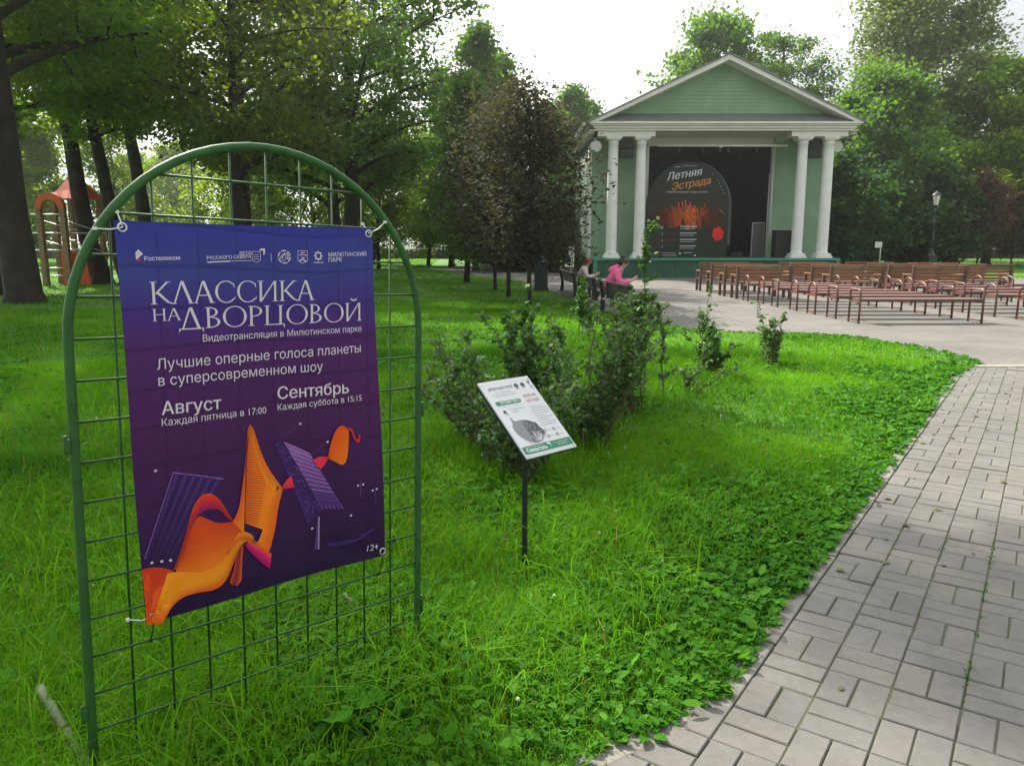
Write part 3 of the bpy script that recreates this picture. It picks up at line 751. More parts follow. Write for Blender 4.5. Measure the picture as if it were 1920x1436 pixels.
lg.add([m_(*p) for p in ((.497, 1.428), (.503, 1.434), (.515, 1.434), (.515, 1.420), (.510, 1.414), (.510, 1.428))], [(0, 1, 2, 5), (2, 3, 4, 5)])
pline(lg, [(.534, 1.396), (.533, 1.420)], .0012, m_)
def ringm(cx, cz, r, w, n=24, gap=None):
    for k in range(n):
        if gap and k % gap == 0: continue
        a_, b_ = 2*math.pi*k/n, 2*math.pi*(k+1)/n
        strip(lg, [(cx+r*math.cos(a_), cz+r*math.sin(a_)), (cx+r*math.cos(b_), cz+r*math.sin(b_))], [(cx+(r-w)*math.cos(a_), cz+(r-w)*math.sin(a_)), (cx+(r-w)*math.cos(b_), cz+(r-w)*math.sin(b_))], m_)
ringm(.574, 1.412, .020, .0035, 30, 5); ringm(.571, 1.410, .009, .0016)
for k in range(6): disc(lg, .577+.009*math.cos(k*.8-.6), 1.413+.009*math.sin(k*.8-.6), .0028, .0028, m_, 8)
shield(.6325, 1.413, .031, .037, .0014)
pline(lg, [(.621, 1.418), (.633, 1.421), (.645, 1.418)], .0025, m_); pline(lg, [(.626, 1.426), (.640, 1.426)], .002, m_); pline(lg, [(.622, 1.402), (.633, 1.407), (.644, 1.399)], .004, m_); pline(lg, [(.628, 1.412), (.640, 1.411)], .002, m_)
ringm(.685, 1.418, .011, .0035)
for k in range(8): disc(lg, .685+.0125*math.cos(k*.785), 1.418+.0125*math.sin(k*.785), .0026, .0026, m_, 6)
pline(lg, [(.669, 1.397), (.702, 1.3985)], .0022, m_)
put_text(lg, 'МИЛЮТИНСКИЙ', .721, 1.417, .862, 1.4235, m_, 1.0, offset=.008)
put_text(lg, 'ПАРК', .7205, 1.400, .770, 1.4025, m_, 1.0, offset=.008)
lg.build('sponsor_line', M['lilac_white'], banner)
rd = MB(); rd.add([m_(*p) for p in ((.1645, 1.391), (.171, 1.3965), (.177, 1.392), (.170, 1.388))], [(0, 1, 2, 3)]); rd.build('logo_accent', flat('red_logo', (.45, .03, .05)), banner)
# ---- printed picture: ribbon of light between two tilted buildings
RIBBON = {
  'loop': ([(0.218, 0.531), (0.242, 0.582), (0.265, 0.646), (0.283, 0.698), (0.309, 0.728), (0.335, 0.729), (0.359, 0.708), (0.38, 0.671), (0.4, 0.631)],
     [(0.226, 0.531), (0.25, 0.58), (0.273, 0.631), (0.286, 0.659), (0.303, 0.677), (0.329, 0.683), (0.358, 0.675), (0.379, 0.649), (0.4, 0.63)]),
  'body': ([(0.248, 0.578), (0.271, 0.632), (0.288, 0.661), (0.303, 0.668), (0.328, 0.652), (0.357, 0.637), (0.396, 0.631), (0.422, 0.621)],
     [(0.221, 0.519), (0.263, 0.497), (0.309, 0.488), (0.348, 0.498), (0.377, 0.523), (0.4, 0.554), (0.419, 0.574), (0.433, 0.587)]),
  'rise': ([(0.396, 0.631), (0.417, 0.668), (0.433, 0.742), (0.447, 0.829), (0.455, 0.899), (0.464, 0.916)],
     [(0.429, 0.59), (0.432, 0.628), (0.437, 0.691), (0.446, 0.793), (0.452, 0.859), (0.464, 0.9)]),
  'spike': ([(0.463, 0.9), (0.455, 0.859), (0.448, 0.793), (0.443, 0.726), (0.438, 0.673), (0.435, 0.618)],
     [(0.465, 0.915), (0.484, 0.859), (0.509, 0.783), (0.541, 0.725), (0.522, 0.661), (0.495, 0.584)]),
  'spikeedge': ([(0.464, 0.916), (0.476, 0.892), (0.496, 0.822), (0.523, 0.76), (0.555, 0.711)],
     [(0.463, 0.9), (0.471, 0.875), (0.487, 0.8), (0.508, 0.733), (0.554, 0.707)]),
  'right': ([(0.551, 0.713), (0.517, 0.672), (0.501, 0.623), (0.488, 0.585), (0.47, 0.553), (0.45, 0.564)],
     [(0.56, 0.702), (0.544, 0.652), (0.533, 0.598), (0.52, 0.549), (0.504, 0.514), (0.47, 0.542)]),
  'swoosh': ([(0.201, 0.526), (0.228, 0.524), (0.268, 0.512), (0.301, 0.503), (0.344, 0.513), (0.375, 0.541), (0.407, 0.575), (0.439, 0.569), (0.482, 0.546)],
     [(0.151, 0.396), (0.182, 0.386), (0.207, 0.425), (0.241, 0.446), (0.282, 0.448), (0.333, 0.443), (0.368, 0.463), (0.397, 0.518), (0.418, 0.554), (0.443, 0.563), (0.483, 0.543)]),
  'hatch': ([(0.137, 0.551), (0.154, 0.552), (0.17, 0.55), (0.189, 0.544), (0.216, 0.531)],
     [(0.141, 0.391), (0.159, 0.391), (0.169, 0.414), (0.187, 0.452), (0.219, 0.517)]),
  'band': ([(0.371, 0.538), (0.394, 0.573), (0.41, 0.592), (0.428, 0.595), (0.444, 0.587), (0.457, 0.575)],
     [(0.375, 0.534), (0.4, 0.563), (0.418, 0.57), (0.436, 0.569), (0.448, 0.565), (0.459, 0.559)]),
  'magenta': ([(0.429, 0.552), (0.442, 0.532), (0.469, 0.498), (0.508, 0.455)],
     [(0.443, 0.564), (0.466, 0.545), (0.491, 0.528), (0.515, 0.503)]),
  'drop': ([(0.408, 0.552), (0.399, 0.517), (0.391, 0.483), (0.379, 0.454), (0.385, 0.44)],
     [(0.425, 0.552), (0.42, 0.512), (0.417, 0.476), (0.415, 0.449), (0.401, 0.434)]),
  'knot': ([(0.555, 0.708), (0.574, 0.729), (0.588, 0.738)],
     [(0.556, 0.704), (0.573, 0.701), (0.597, 0.701)]),
  'wing': ([(0.661, 0.778), (0.682, 0.786), (0.713, 0.782)],
     [(0.686, 0.744), (0.701, 0.758), (0.714, 0.776)]),
  'hump': ([(0.712, 0.78), (0.723, 0.823), (0.742, 0.865), (0.765, 0.878), (0.787, 0.863)],
     [(0.713, 0.776), (0.736, 0.763), (0.764, 0.749), (0.78, 0.775), (0.788, 0.859)]),
  'tail': ([(0.785, 0.869), (0.799, 0.863), (0.811, 0.834), (0.819, 0.828), (0.823, 0.844)],
     [(0.786, 0.861), (0.795, 0.856), (0.807, 0.826), (0.825, 0.815), (0.829, 0.839)]),
}
SHAPES = {
  'facade': [(0.571, 0.847), (0.652, 0.801), (0.768, 0.597), (0.695, 0.611)],
  'side': [(0.539, 0.846), (0.554, 0.858), (0.569, 0.847), (0.695, 0.611), (0.679, 0.589), (0.642, 0.567)],
  'tower': [(0.234, 0.808), (0.376, 0.765), (0.303, 0.681), (0.224, 0.542), (0.146, 0.579)],
  'ledge': [(0.675, 0.589), (0.681, 0.588), (0.68, 0.477), (0.665, 0.48)],
  'road': [(0.708, 0.491), (0.805, 0.487), (0.877, 0.51), (0.881, 0.499), (0.814, 0.474), (0.724, 0.474)],
  'dots': [(0.624, 0.899), (0.715, 0.83), (0.821, 0.668), (0.84, 0.669), (0.876, 0.642), (0.892, 0.644), (0.796, 0.569), (0.657, 0.553), (0.187, 0.821), (0.164, 0.564), (0.19, 0.562), (0.213, 0.56)],
  'poles': [(0.83, 0.682), (0.83, 0.626), (0.886, 0.65), (0.886, 0.596)],
  'cables': [(0.57, 0.864), (0.624, 0.899), (0.66, 0.796), (0.715, 0.83)],
}
def vcmat(name, rough=.55, trans=.0):
    m = bpy.data.materials.new(name); m.use_nodes = True; n = m.node_tree.nodes; l = m.node_tree.links.new
    b = n['Principled BSDF']; b.inputs['Roughness'].default_value = rough; b.inputs['Specular IOR Level'].default_value = .25
    a_ = n.new('ShaderNodeAttribute'); a_.attribute_name = 'ink'; l(a_.outputs['Color'], b.inputs['Base Color'])
    return m
M['ink'] = vcmat('printed_ink')
class Ink:
    def __init__(s): s.v = []; s.f = []; s.c = []
    def grid(s, A, Bc, ca, cb, mapper, nu=26, nv=9, cmid=None):
        A, Bc = spline(A, nu), spline(Bc, nu); o = len(s.v); mapper = lay(mapper)
        for j in range(nv):
            t = j/(nv-1)
            for i in range(nu):
                p = A[i]*(1-t)+Bc[i]*t; s.v.append(mapper(*p))
                if cmid is not None: c = [(x*(1-2*t)+m*2*t) if t < .5 else (m*(2-2*t)+y*(2*t-1)) for x, y, m in zip(ca, cb, cmid)]
                else: c = [x*(1-t)+y*t for x, y in zip(ca, cb)]
                s.c.append(tuple(c[:3])+(1,))
        for j in range(nv-1):
            for i in range(nu-1): s.f.append((o+j*nu+i, o+j*nu+i+1, o+(j+1)*nu+i+1, o+(j+1)*nu+i))
    def poly(s, P, c, mapper):
        o = len(s.v); mapper = lay(mapper); s.v += [mapper(*p) for p in P]; s.c += [tuple(c[:3])+(1,)]*len(P); s.f.append(tuple(range(o, o+len(P))))
    def line(s, P, w, c, mapper):
        P = np.array(P, float); t = np.gradient(P, axis=0); t /= np.linalg.norm(t, axis=1)[:, None]+1e-12; nn = np.stack([-t[:, 1], t[:, 0]], 1)*w/2; mapper = lay(mapper)
        o = len(s.v); n = len(P); s.v += [mapper(*p) for p in P+nn]+[mapper(*p) for p in P-nn]; s.c += [tuple(c[:3])+(1,)]*(2*n)
        s.f += [(o+i, o+i+1, o+n+i+1, o+n+i) for i in range(n-1)]
    def build(s, name, parent):
        me = bpy.data.meshes.new(name); me.from_pydata(s.v, [], s.f)
        at = me.attributes.new('ink', 'FLOAT_COLOR', 'POINT'); at.data.foreach_set('color', np.array(s.c, np.float32).ravel())
        return link(name, me, M['ink'], parent)
def spline(P, n):
    P = np.array(P, float); d = np.r_[0, np.cumsum(np.linalg.norm(np.diff(P, axis=0), axis=1))]; d /= d[-1]
    Q = np.vstack([2*P[0]-P[1], P, 2*P[-1]-P[-2]]); out = []
    for t in np.linspace(0, 1, n):
        i = min(np.searchsorted(d, t, 'right')-1, len(P)-2); u = (t-d[i])/(d[i+1]-d[i]+1e-9); p0, p1, p2, p3 = Q[i:i+4]
        out.append(.5*((2*p1)+(-p0+p2)*u+(2*p0-5*p1+4*p2-p3)*u*u+(-p0+3*p1-3*p2+p3)*u**3))
    return np.array(out)
bl = Ink(); mq = mp_(.0014)
tw = SHAPES['tower']; bl.grid([tw[0], tw[1]], [tw[4], tw[3]], lin(50, 24, 84), lin(36, 16, 62), mq, 12, 14)
def lerp(p, q_, t): return (p[0]+(q_[0]-p[0])*t, p[1]+(q_[1]-p[1])*t)
mq2 = mp_(.0018)
for k in range(6):
    t = .08+k*.165; p = lerp(tw[0], tw[1], t); q_ = lerp(tw[4], tw[3], t)
    for s_ in range(9):
        a_, b_ = lerp(p, q_, s_/9), lerp(p, q_, (s_+.95)/9); c = .75-.055*s_
        bl.line([a_, lerp(a_, b_, .5), b_], .010-.0003*s_, [x*c for x in lin(86, 48, 128)[:3]], mq2)
bl.line([tw[0], tw[1]], .0025, lin(150, 110, 180), mq2); bl.line([tw[0], tw[4]], .003, lin(120, 84, 160), mq2)
fa = SHAPES['facade']; sd_ = SHAPES['side']
bl.grid([sd_[0], sd_[5]], [sd_[2], sd_[3]], lin(62, 32, 98), lin(52, 24, 86), mq, 14, 6); bl.grid([fa[0], fa[1]], [fa[3], fa[2]], lin(132, 84, 160), lin(58, 30, 104), mq2, 8, 8)
mq3 = mp_(.0021)
for k in range(13):
    t = k/13; bl.line([lerp(fa[0], fa[3], t), lerp(fa[1], fa[2], t)], .0016, lin(188, 140, 205) if k < 10 else lin(90, 60, 130), mq3)
for k in range(6):
    t = k/5; bl.line([lerp(fa[0], fa[3], 0) if 0 else lerp(fa[0], fa[1], t), lerp(fa[3], fa[2], t)], .0013, lin(170, 122, 190), mq3)
rr = random.Random(8)
for k in range(60):
    t, u = rr.random(), rr.random(); p = lerp(lerp(sd_[0], sd_[5], t), lerp(sd_[2], sd_[3], t), u)
    bl.line([p, (p[0]+rr.uniform(-.008, .012), p[1]+rr.uniform(-.012, .012))], .002, lin(104, 72, 140), mq3)
bl.poly(SHAPES['ledge'], lin(84, 58, 120), mq2); bl.line([SHAPES['ledge'][1], SHAPES['ledge'][2]], .003, lin(190, 160, 210), mq3)
bl.poly(SHAPES['road'], lin(58, 34, 98), mq)
for x, z in SHAPES['dots']: disc_c = [(x+.0045*math.cos(k*1.05), z+.004*math.sin(k*1.05)) for k in range(6)]; bl.poly(disc_c, lin(205, 190, 225), mq3)
pl = SHAPES['poles']; bl.line([pl[0], pl[1]], .002, lin(110, 80, 140), mq2); bl.line([pl[2], pl[3]], .002, lin(95, 70, 130), mq2)
ca = SHAPES['cables']; bl.line([ca[0], ca[1]], .0009, lin(120, 80, 130), mq2); bl.line([ca[2], ca[3]], .0009, lin(120, 80, 130), mq2)
bl.build('printed_buildings', banner)
rb = Ink()
ORD = [('loop', (235, 72, 22), (120, 10, 90), (205, 30, 70)), ('hatch', (228, 62, 20), (232, 90, 22), None), ('body', (214, 66, 26), (246, 136, 22), (226, 92, 22)),
       ('drop', (200, 70, 30), (226, 92, 24), (120, 30, 60)), ('spike', (214, 92, 26), (250, 140, 24), (240, 118, 22)), ('rise', (236, 84, 24), (248, 142, 26), None),
       ('spikeedge', (240, 110, 24), (250, 146, 26), None), ('magenta', (150, 10, 96), (250, 96, 30), (222, 18, 112)), ('right', (250, 138, 24), (236, 92, 22), None),
       ('swoosh', (250, 150, 24), (228, 84, 22), (252, 158, 26)), ('band', (250, 138, 26), (206, 76, 24), None), ('knot', (240, 60, 60), (226, 40, 84), None),
       ('wing', (230, 56, 84), (240, 40, 70), None), ('hump', (236, 84, 16), (246, 120, 20), None), ('tail', (236, 70, 44), (222, 40, 84), None)]
for k, (nm, ca_, cb_, cm) in enumerate(ORD):
    A, Bc = RIBBON[nm]; off = .0030+.0003*k
    rb.grid(A, Bc, lin(*ca_), lin(*cb_), mp_(off), 30, 9, lin(*cm) if cm else None)
    A2, B2 = spline(A, 30), spline(Bc, 30)
    nl = {'spike': 40, 'body': 26, 'hatch': 22, 'swoosh': 18, 'loop': 12, 'right': 9, 'hump': 12}.get(nm, 6)
    for j in range(1, nl):
        if nm in ('spike', 'hatch'):                 # hatching runs across
            i = j/nl; p, q_ = A2[int(i*29)]*(1-(i*29) % 1)+A2[min(29, int(i*29)+1)]*((i*29) % 1), B2[int(i*29)]*(1-(i*29) % 1)+B2[min(29, int(i*29)+1)]*((i*29) % 1)
            Lc = lin(110, 30, 50) if nm == 'spike' else lin(160, 40, 30); e_ = .62 if nm == 'spike' else .95
            rb.line([p, p*(1-e_/2)+q_*e_/2, p*(1-e_)+q_*e_], .0011, Lc, mp_(off+.00025))
        else:
            t = j/nl; rb.line(A2*(1-t)+B2*t, .0006, [x*.50 for x in lin(*ca_)[:3]], mp_(off+.0003))
rb.build('printed_ribbon', banner)
# eyelets and ties at the four corners
ey = [(.135, 1.475), (.873, 1.494), (.919, .415), (.160, .409)]
for x, z in ey:
    e_ = MB(); c = B3(x, z, .002)
    e_.tube([(c[0]+.0105*math.cos(a_), c[1], c[2]+.0105*math.sin(a_)) for a_ in np.linspace(0, 2*math.pi, 17)[:-1]], .0032, 6, closed=True)
    e_.build('eyelet', M['eyelet'], banner)
def tie(p, q_, mt, w=.0035):
    p, q_ = Vector(p), Vector(q_); b = MB(); mid = (p+q_)/2+Vector((0, -.006, -.004))
    b.tube([p, mid, q_], w/2, 6); b.box(q_, (.009, .007, .008)); b.build('cable_tie', mt, banner)
def ex(i): return B3(ey[i][0], ey[i][1], .005)
tie(ex(0), (.074, -.012, 1.47), M['tie']); tie(ex(0), (.13, -.006, 1.515), M['tie'])
tie(ex(1), (.945, -.014, 1.535), M['tie']); tie(ex(1), (.865, -.006, 1.525), M['tie'])
tie(ex(2), (.985, -.006, .433), M['tie_black']); tie(ex(2), (.921, -.006, .325), M['tie_black'])
tie(ex(3), (.103, -.006, .404), M['tie']); tie(ex(3), (.160, -.006, .325), M['tie_black'])

# ================================================================ PLANT SIGN ON A POST
sign = empty('plant_sign', label='small tilted white plant information board on a black post', cat='sign')
SO, SM = Vector((.174, 3.153, .627)), Rm(-.866, 0, .735)
place(sign, SO, SM)
SW, SH = .297, .42
bd = MB(); bd.box((0, .004, SH/2), (SW, .008, SH)); bd.build('board', M['board'], sign, bevel=.0012)
bk = MB(); bk.box((0, .016, SH/2), (SW-.004, .014, SH-.004)); bk.build('backing', M['sign_post'], sign)
for sx_ in (-1, 1):
    for z in (.012, SH-.012):
        s_ = MB(); s_.lathe([(0, 0), (.004, .0005), (.004, .002), (0, .003)], n=10); o = s_.build('screw', M['eyelet'], sign); o.location = (sx_*(SW/2-.012), -.0003, z); o.rotation_euler = (R(90), 0, 0)
ms_ = lambda off: (lambda x, z: (x, -off, z))
P0 = ms_(.0012)
gx = lambda f: -SW/2+SW*f           # fractions from left / from top
gz = lambda f: SH*(1-f)
dk = MB(); gy = MB(); gn = MB(); rdm = MB(); wh = MB()
put_text(dk, 'ДЕРЕВЬЯ НАШИХ ПАРКОВ', gx(.10), gz(.125), gx(.58), gz(.125), P0, 2.0)
rs = random.Random(4)
def words(mb, x0, x1, zf, th, mapper=P0):
    x = x0
    while x < x1-.01:
        w = rs.uniform(.02, .075); w = min(w, x1-x); rect(mb, gx(x), gz(zf)-th/2, gx(x+w), gz(zf)+th/2, mapper); x += w+.012
words(gy, .20, .50, .158, .0022); words(gy, .10, .57, .188, .002); words(gy, .14, .55, .213, .002)
pline(gy, [(gx(.05), gz(.045)), (gx(.95), gz(.045))], .0006, P0)
for cx in (.66, .79):
    x, z = gx(cx), gz(.105)
    for k in range(10):
        a_ = k*.628; disc(dk, x+.009*math.cos(a_), z+.008*math.sin(a_), .0036, .0032, P0, 7)
    rect(dk, x-.011, z-.016, x+.011, z-.0135, P0); dk.add([P0(x-.006, z-.006), P0(x+.006, z-.006), P0(x, z+.008)], [(0, 1, 2)])
for p in ([(.90, .07), (.93, .10), (.915, .12)], [(.955, .06), (.925, .105)]): pline(dk, [(gx(a_), gz(b_)) for a_, b_ in p], .0045, P0)
words(dk, .91, .97, .145, .003); words(dk, .91, .97, .17, .002)
gn.add([P0(gx(.08), gz(.325)), P0(gx(.54), gz(.325)), P0(gx(.57), gz(.305)), P0(gx(.54), gz(.275)), P0(gx(.08), gz(.275))], [(0, 1, 2, 3, 4)])
P1 = ms_(.0022)
put_text(wh, 'ПИТОМНИК ПАРКА', gx(.16), gz(.316), gx(.52), gz(.316), P1, 1.7)
put_text(rdm, 'КИЗИЛЬНИК', gx(.66), gz(.278), gx(.92), gz(.278), P0, 1.75); put_text(rdm, 'БЛЕСТЯЩИЙ', gx(.66), gz(.345), gx(.92), gz(.345), P0, 1.75)
words(gy, .26, .56, .40, .0024); words(gy, .26, .40, .43, .0024)
disc(dk, gx(.14), gz(.415), .008, .009, P0, 9); pline(dk, [(gx(.15), gz(.43)), (gx(.185), gz(.455))], .003, P0)
for k, (a_, b_) in enumerate(((.64, .88), (.66, .95), (.62, .95), (.62, .95), (.62, .83), (.66, .95), (.62, .84), (.66, .95), (.62, .92))): words(gy, a_, b_, .41+.031*k, .0023)
# leaf-shaped picture of the shrub
lf = spline([(.17, .49), (.20, .545), (.30, .545), (.42, .56), (.53, .62), (.585, .70), (.60, .77), (.52, .775), (.47, .83), (.33, .845), (.22, .81), (.12, .71), (.10, .62), (.15, .56), (.155, .49)], 60)
gy.add([P0(gx(a_), gz(b_)) for a_, b_ in lf], [tuple(range(len(lf)))])
for k in range(420):
    t = rs.random(); a_ = .30+.28*rs.random()**.8; b_ = .56+.27*rs.random()
    if ((a_-.40)/.19)**2+((b_-.70)/.14)**2 > 1: continue
    disc(dk, gx(a_), gz(b_), rs.uniform(.0012, .0032), rs.uniform(.0012, .003), P1, 5)
for k in range(26):
    a_ = .30+.25*rs.random(); pline(wh, [(gx(.40+(a_-.42)*.4), gz(.83)), (gx(a_), gz(.70+.06*rs.random()))], .0008, ms_(.0026))
for a_, b_ in ((.60, .745), (.60, .82), (.78, .745), (.78, .82)):
    x, z = gx(a_), gz(b_)
    for p, q_ in (((0, 0), (.012, 0)), ((.012, 0), (.012, .014)), ((.012, .014), (0, .014)), ((0, .014), (0, 0)), ((.002, .002), (.01, .012))): pline(dk, [(x+p[0], z+p[1]), (x+q_[0], z+q_[1])], .0016, P0)
    words(gy, a_+.06, a_+.15, b_-.015, .002)
rect(gn, gx(.02), gz(.955), gx(.98), gz(.865), P0)
put_text(wh, 'Северсталь', gx(.07), gz(.938), gx(.46), gz(.938), P1, 1.25, offset=.012)
wh.add([P1(gx(.485), gz(.885)), P1(gx(.52), gz(.873)), P1(gx(.56), gz(.885)), P1(gx(.545), gz(.935)), P1(gx(.545), gz(.895)), P1(gx(.51), gz(.892))], [(0, 1, 5), (1, 2, 4, 5), (2, 3, 4)])
words(wh, .62, .92, .893, .0012, P1); words(wh, .68, .86, .912, .0012, P1); words(wh, .68, .88, .93, .0012, P1); words(wh, .08, .40, .884, .0012, P1)
dk.build('dark_print', M['print_dark'], sign); gy.build('grey_print', M['print_grey'], sign); gn.build('green_print', M['print_green'], sign)
rdm.build('red_print', M['print_red'], sign); wh.build('white_print', M['white'], sign)
ps = MB(); ps.box((0, 0, .36), (.024, .024, .84)); po = ps.build('post', M['sign_post'], None, bevel=.002); 
po.parent = sign; po.matrix_parent_inverse = (Matrix.Translation(SO) @ SM.to_4x4()).inverted(); po.location = (.058, 3.335, 0)
bt = MB(); bt.box((0, .03, SH/2), (.05, .014, .10)); bt.build('bracket', M['sign_post'], sign)
# ================================================================ STAGE PAVILION
pav = empty('stage_pavilion', (9.05, 36.3, 0), label='green wooden open-air stage pavilion with white columns and a pediment', cat='stage')
def PB(): return MB()
PX, PY = 9.05, 36.3
def pbuild(mb, name, m, parent=pav, bevel=0, base=(PX, PY, 0)):
    o = mb.build(name, m, parent, bevel=bevel); o.location = (0, 0, 0)
    o.data.transform(Matrix.Translation((-base[0], -base[1], -base[2]))); return o
X0, X1, YF, YB, ZF, ZC = 3.6, 14.5, 36.3, 43.6, .85, 6.20
OX0, OX1, OZ = 6.20, 11.92, 5.84
def siding(mb, p, q_, z0, z1, nrm, ph=.15, lap=.022):
    """clapboard between plan points p and q"""
    z = z0; nx, ny = nrm
    while z < z1-1e-4:
        zt = min(z+ph, z1)
        a0, b0 = (p[0]+nx*lap, p[1]+ny*lap), (q_[0]+nx*lap, q_[1]+ny*lap)
        mb.add([(a0[0], a0[1], z), (b0[0], b0[1], z), (q_[0], q_[1], zt), (p[0], p[1], zt)], [(0, 1, 2, 3)])
        mb.add([(p[0], p[1], z), (q_[0], q_[1], z), (b0[0], b0[1], z), (a0[0], a0[1], z)], [(0, 1, 2, 3)])
        z = zt
w = MB()
siding(w, (X0, YF), (OX0, YF), ZF, ZC, (0, -1)); siding(w, (OX1, YF), (X1, YF), ZF, ZC, (0, -1))
siding(w, (X0, YB), (X0, YF), .80, 6.0, (-1, 0)); siding(w, (X1, YF), (X1, YB), .80, 6.0, (1, 0)); siding(w, (X1, YB), (X0, YB), 0, 6.0, (0, 1))
pbuild(w, 'wall', M['siding'])
for x, y in ((X0, YF), (X1, YF), (X0, YB), (X1, YB)): cb_ = MB(); cb_.bx(x-.05, x+.05, y-.05, y+.05, ZF if y == YF else 0, 6.0); pbuild(cb_, 'corner_board', M['white_trim'])
for xa in (X0-.03, X1-.05): w = MB(); w.bx(xa, xa+.08, YF+.06, YB, 0, .80); pbuild(w, 'plinth', M['stage_green'])
# stage floor and fascia
w = MB(); w.bx(3.55, 14.32, 33.9, YF+6.6, ZF-.10, ZF); pbuild(w, 'stage_floor', M['stage_edge'], bevel=.01)
w = MB(); w.bx(3.72, 14.18, 34.02, YF, .0, ZF-.10)
for i in range(7): w.bx(3.72+i*1.735, 3.80+i*1.735, 33.985, 34.02, 0, ZF-.10)
pbuild(w, 'stage_front', M['stage_green'])
for xa, xb in ((3.56, 3.72), (14.18, 14.30)): w = MB(); w.bx(xa, xb, 33.93, 34.019, 0, ZF-.101); pbuild(w, 'stage_corner_post', M['stage_edge'])
# interior: black drapes, dark floor
w = MB(); 
def drape(p, q_, z0, z1, n=60):
    d = (q_[0]-p[0], q_[1]-p[1]); Ln = math.hypot(*d); nx, ny = -d[1]/Ln, d[0]/Ln
    vs = []
    for i in range(n+1):
        t = i/n; o_ = .025*math.sin(i*1.7)+.01*math.sin(i*.9)
        vs += [(p[0]+d[0]*t+nx*o_, p[1]+d[1]*t+ny*o_, z0), (p[0]+d[0]*t+nx*o_*.6, p[1]+d[1]*t+ny*o_*.6, z1)]
    w.add(vs, [(2*i, 2*i+2, 2*i+3, 2*i+1) for i in range(n)], True)
drape((OX0-.35, YF+.15), (OX0-.35, YF+6.4), ZF+.01, 6.1); drape((OX1+.35, YF+6.4), (OX1+.35, YF+.15), ZF+.01, 6.1); drape((OX0-.35, YF+6.4), (OX1+.35, YF+6.4), ZF+.01, 6.1)
pbuild(w, 'stage_drapes', M['black'])
w = MB(); w.bx(OX0-.5, OX1+.5, YF+.12, YF+6.5, 6.12, 6.18); pbuild(w, 'stage_ceiling', M['black'])
w = MB(); w.bx(OX0-.4, OX1+.4, YF+.1, YF+6.4, ZF+.004, ZF+.012); pbuild(w, 'stage_mat', M['black'])
w = MB(); w.bx(OX0, OX1, YF-.002, YF+.1, OZ, ZC-.004); pbuild(w, 'lintel', M['soffit'])
for xa in (OX0-.06, OX1-.05): w = MB(); w.bx(xa, xa+.11, YF-.03, YF+.2, ZF, OZ); pbuild(w, 'opening_jamb', M['white_trim'])
# portico ceiling
w = MB(); w.bx(3.3, 14.8, 34.12, YF-.014, ZC, ZC+.05); pbuild(w, 'portico_ceiling', M['soffit'])
# columns
def column(cx, cy=34.5):
    c = MB(); z0 = ZF; zt = 5.99
    prof = [(.27, z0+.20), (.275, z0+.23), (.245, z0+.26)]+[(.240-.030*((i/12)**1.6), z0+.28+(zt-.30-z0-.28)*i/12) for i in range(13)]
    prof += [(.235, zt-.285), (.235, zt-.255), (.215, zt-.24), (.215, zt-.20), (.27, zt-.13)]
    c.lathe(prof, (cx, cy, 0), 28)
    c.bx(cx-.35, cx+.35, cy-.35, cy+.35, z0, z0+.09); c.bx(cx-.30, cx+.30, cy-.30, cy+.30, z0+.09, z0+.20)
    c.bx(cx-.30, cx+.30, cy-.30, cy+.30, zt-.13, zt-.07); c.bx(cx-.34, cx+.34, cy-.34, cy+.34, zt-.07, zt)
    pbuild(c, 'column', M['white_col'])
for cx in (4.38, 5.60, 12.58, 13.71): column(cx)
for xa, xb in ((3.68, 6.13), (11.96, 14.38)): w = MB(); w.bx(xa, xb, 34.18, 34.82, 5.99, ZC); pbuild(w, 'architrave', M['white_trim'], bevel=.006)
# side beams running back from the columns
for xa in (5.85, 11.96): w = MB(); w.bx(xa, xa+.28, 34.83, YF-.02, 6.0, ZC-.002); pbuild(w, 'ceiling_beam', M['soffit'])
# cornice: stepped mouldings along the front and the sides
w = MB()
for k, (dz0, dz1, pr) in enumerate(((6.20, 6.30, .0), (6.30, 6.40, .10), (6.40, 6.46, .20), (6.46, 6.54, .30))):
    w.bx(3.56-pr, 14.54+pr, 34.10-pr, 34.40, dz0+.0, dz1)
    w.bx(3.56-pr, 3.9, 34.402, YB+pr, dz0, dz1); w.bx(14.2, 14.54+pr, 34.402, YB+pr, dz0, dz1)
pbuild(w, 'cornice', M['white_trim'], bevel=.012)
# under-eave boards on the sides
for xa, xb in ((3.27, X0-.055), (X1+.055, 14.83)): w = MB(); w.bx(xa, xb, 34.42, YB, 6.12, 6.198); pbuild(w, 'eave_board', M['soffit'])
# sloped flashing on the cornice, tympanum and raking cornice
AX, AZ = 9.05, 9.20; YT = 34.62
w = MB(); w.add([(3.30, 33.82, 6.545), (14.80, 33.82, 6.545), (14.2, YT, 6.98), (3.9, YT, 6.98)], [(0, 1, 2, 3)]); pbuild(w, 'flashing', M['roof'])
sl = (AZ-6.54)/(AX-3.25)
w = MB(); z = 6.98
while z < 9.05:
    zt = min(z+.15, 9.08); hw0 = (AZ-.04-z)/sl; hw1 = max(.02, (AZ-.04-zt)/sl)
    w.add([(AX-hw0, YT-.02, z), (AX+hw0, YT-.02, z), (AX+hw1, YT, zt), (AX-hw1, YT, zt)], [(0, 1, 2, 3)]); w.add([(AX-hw0, YT, z), (AX+hw0, YT, z), (AX+hw0, YT-.02, z), (AX-hw0, YT-.02, z)], [(0, 1, 2, 3)]); z = zt
pbuild(w, 'tympanum', M['siding'])
w = MB()
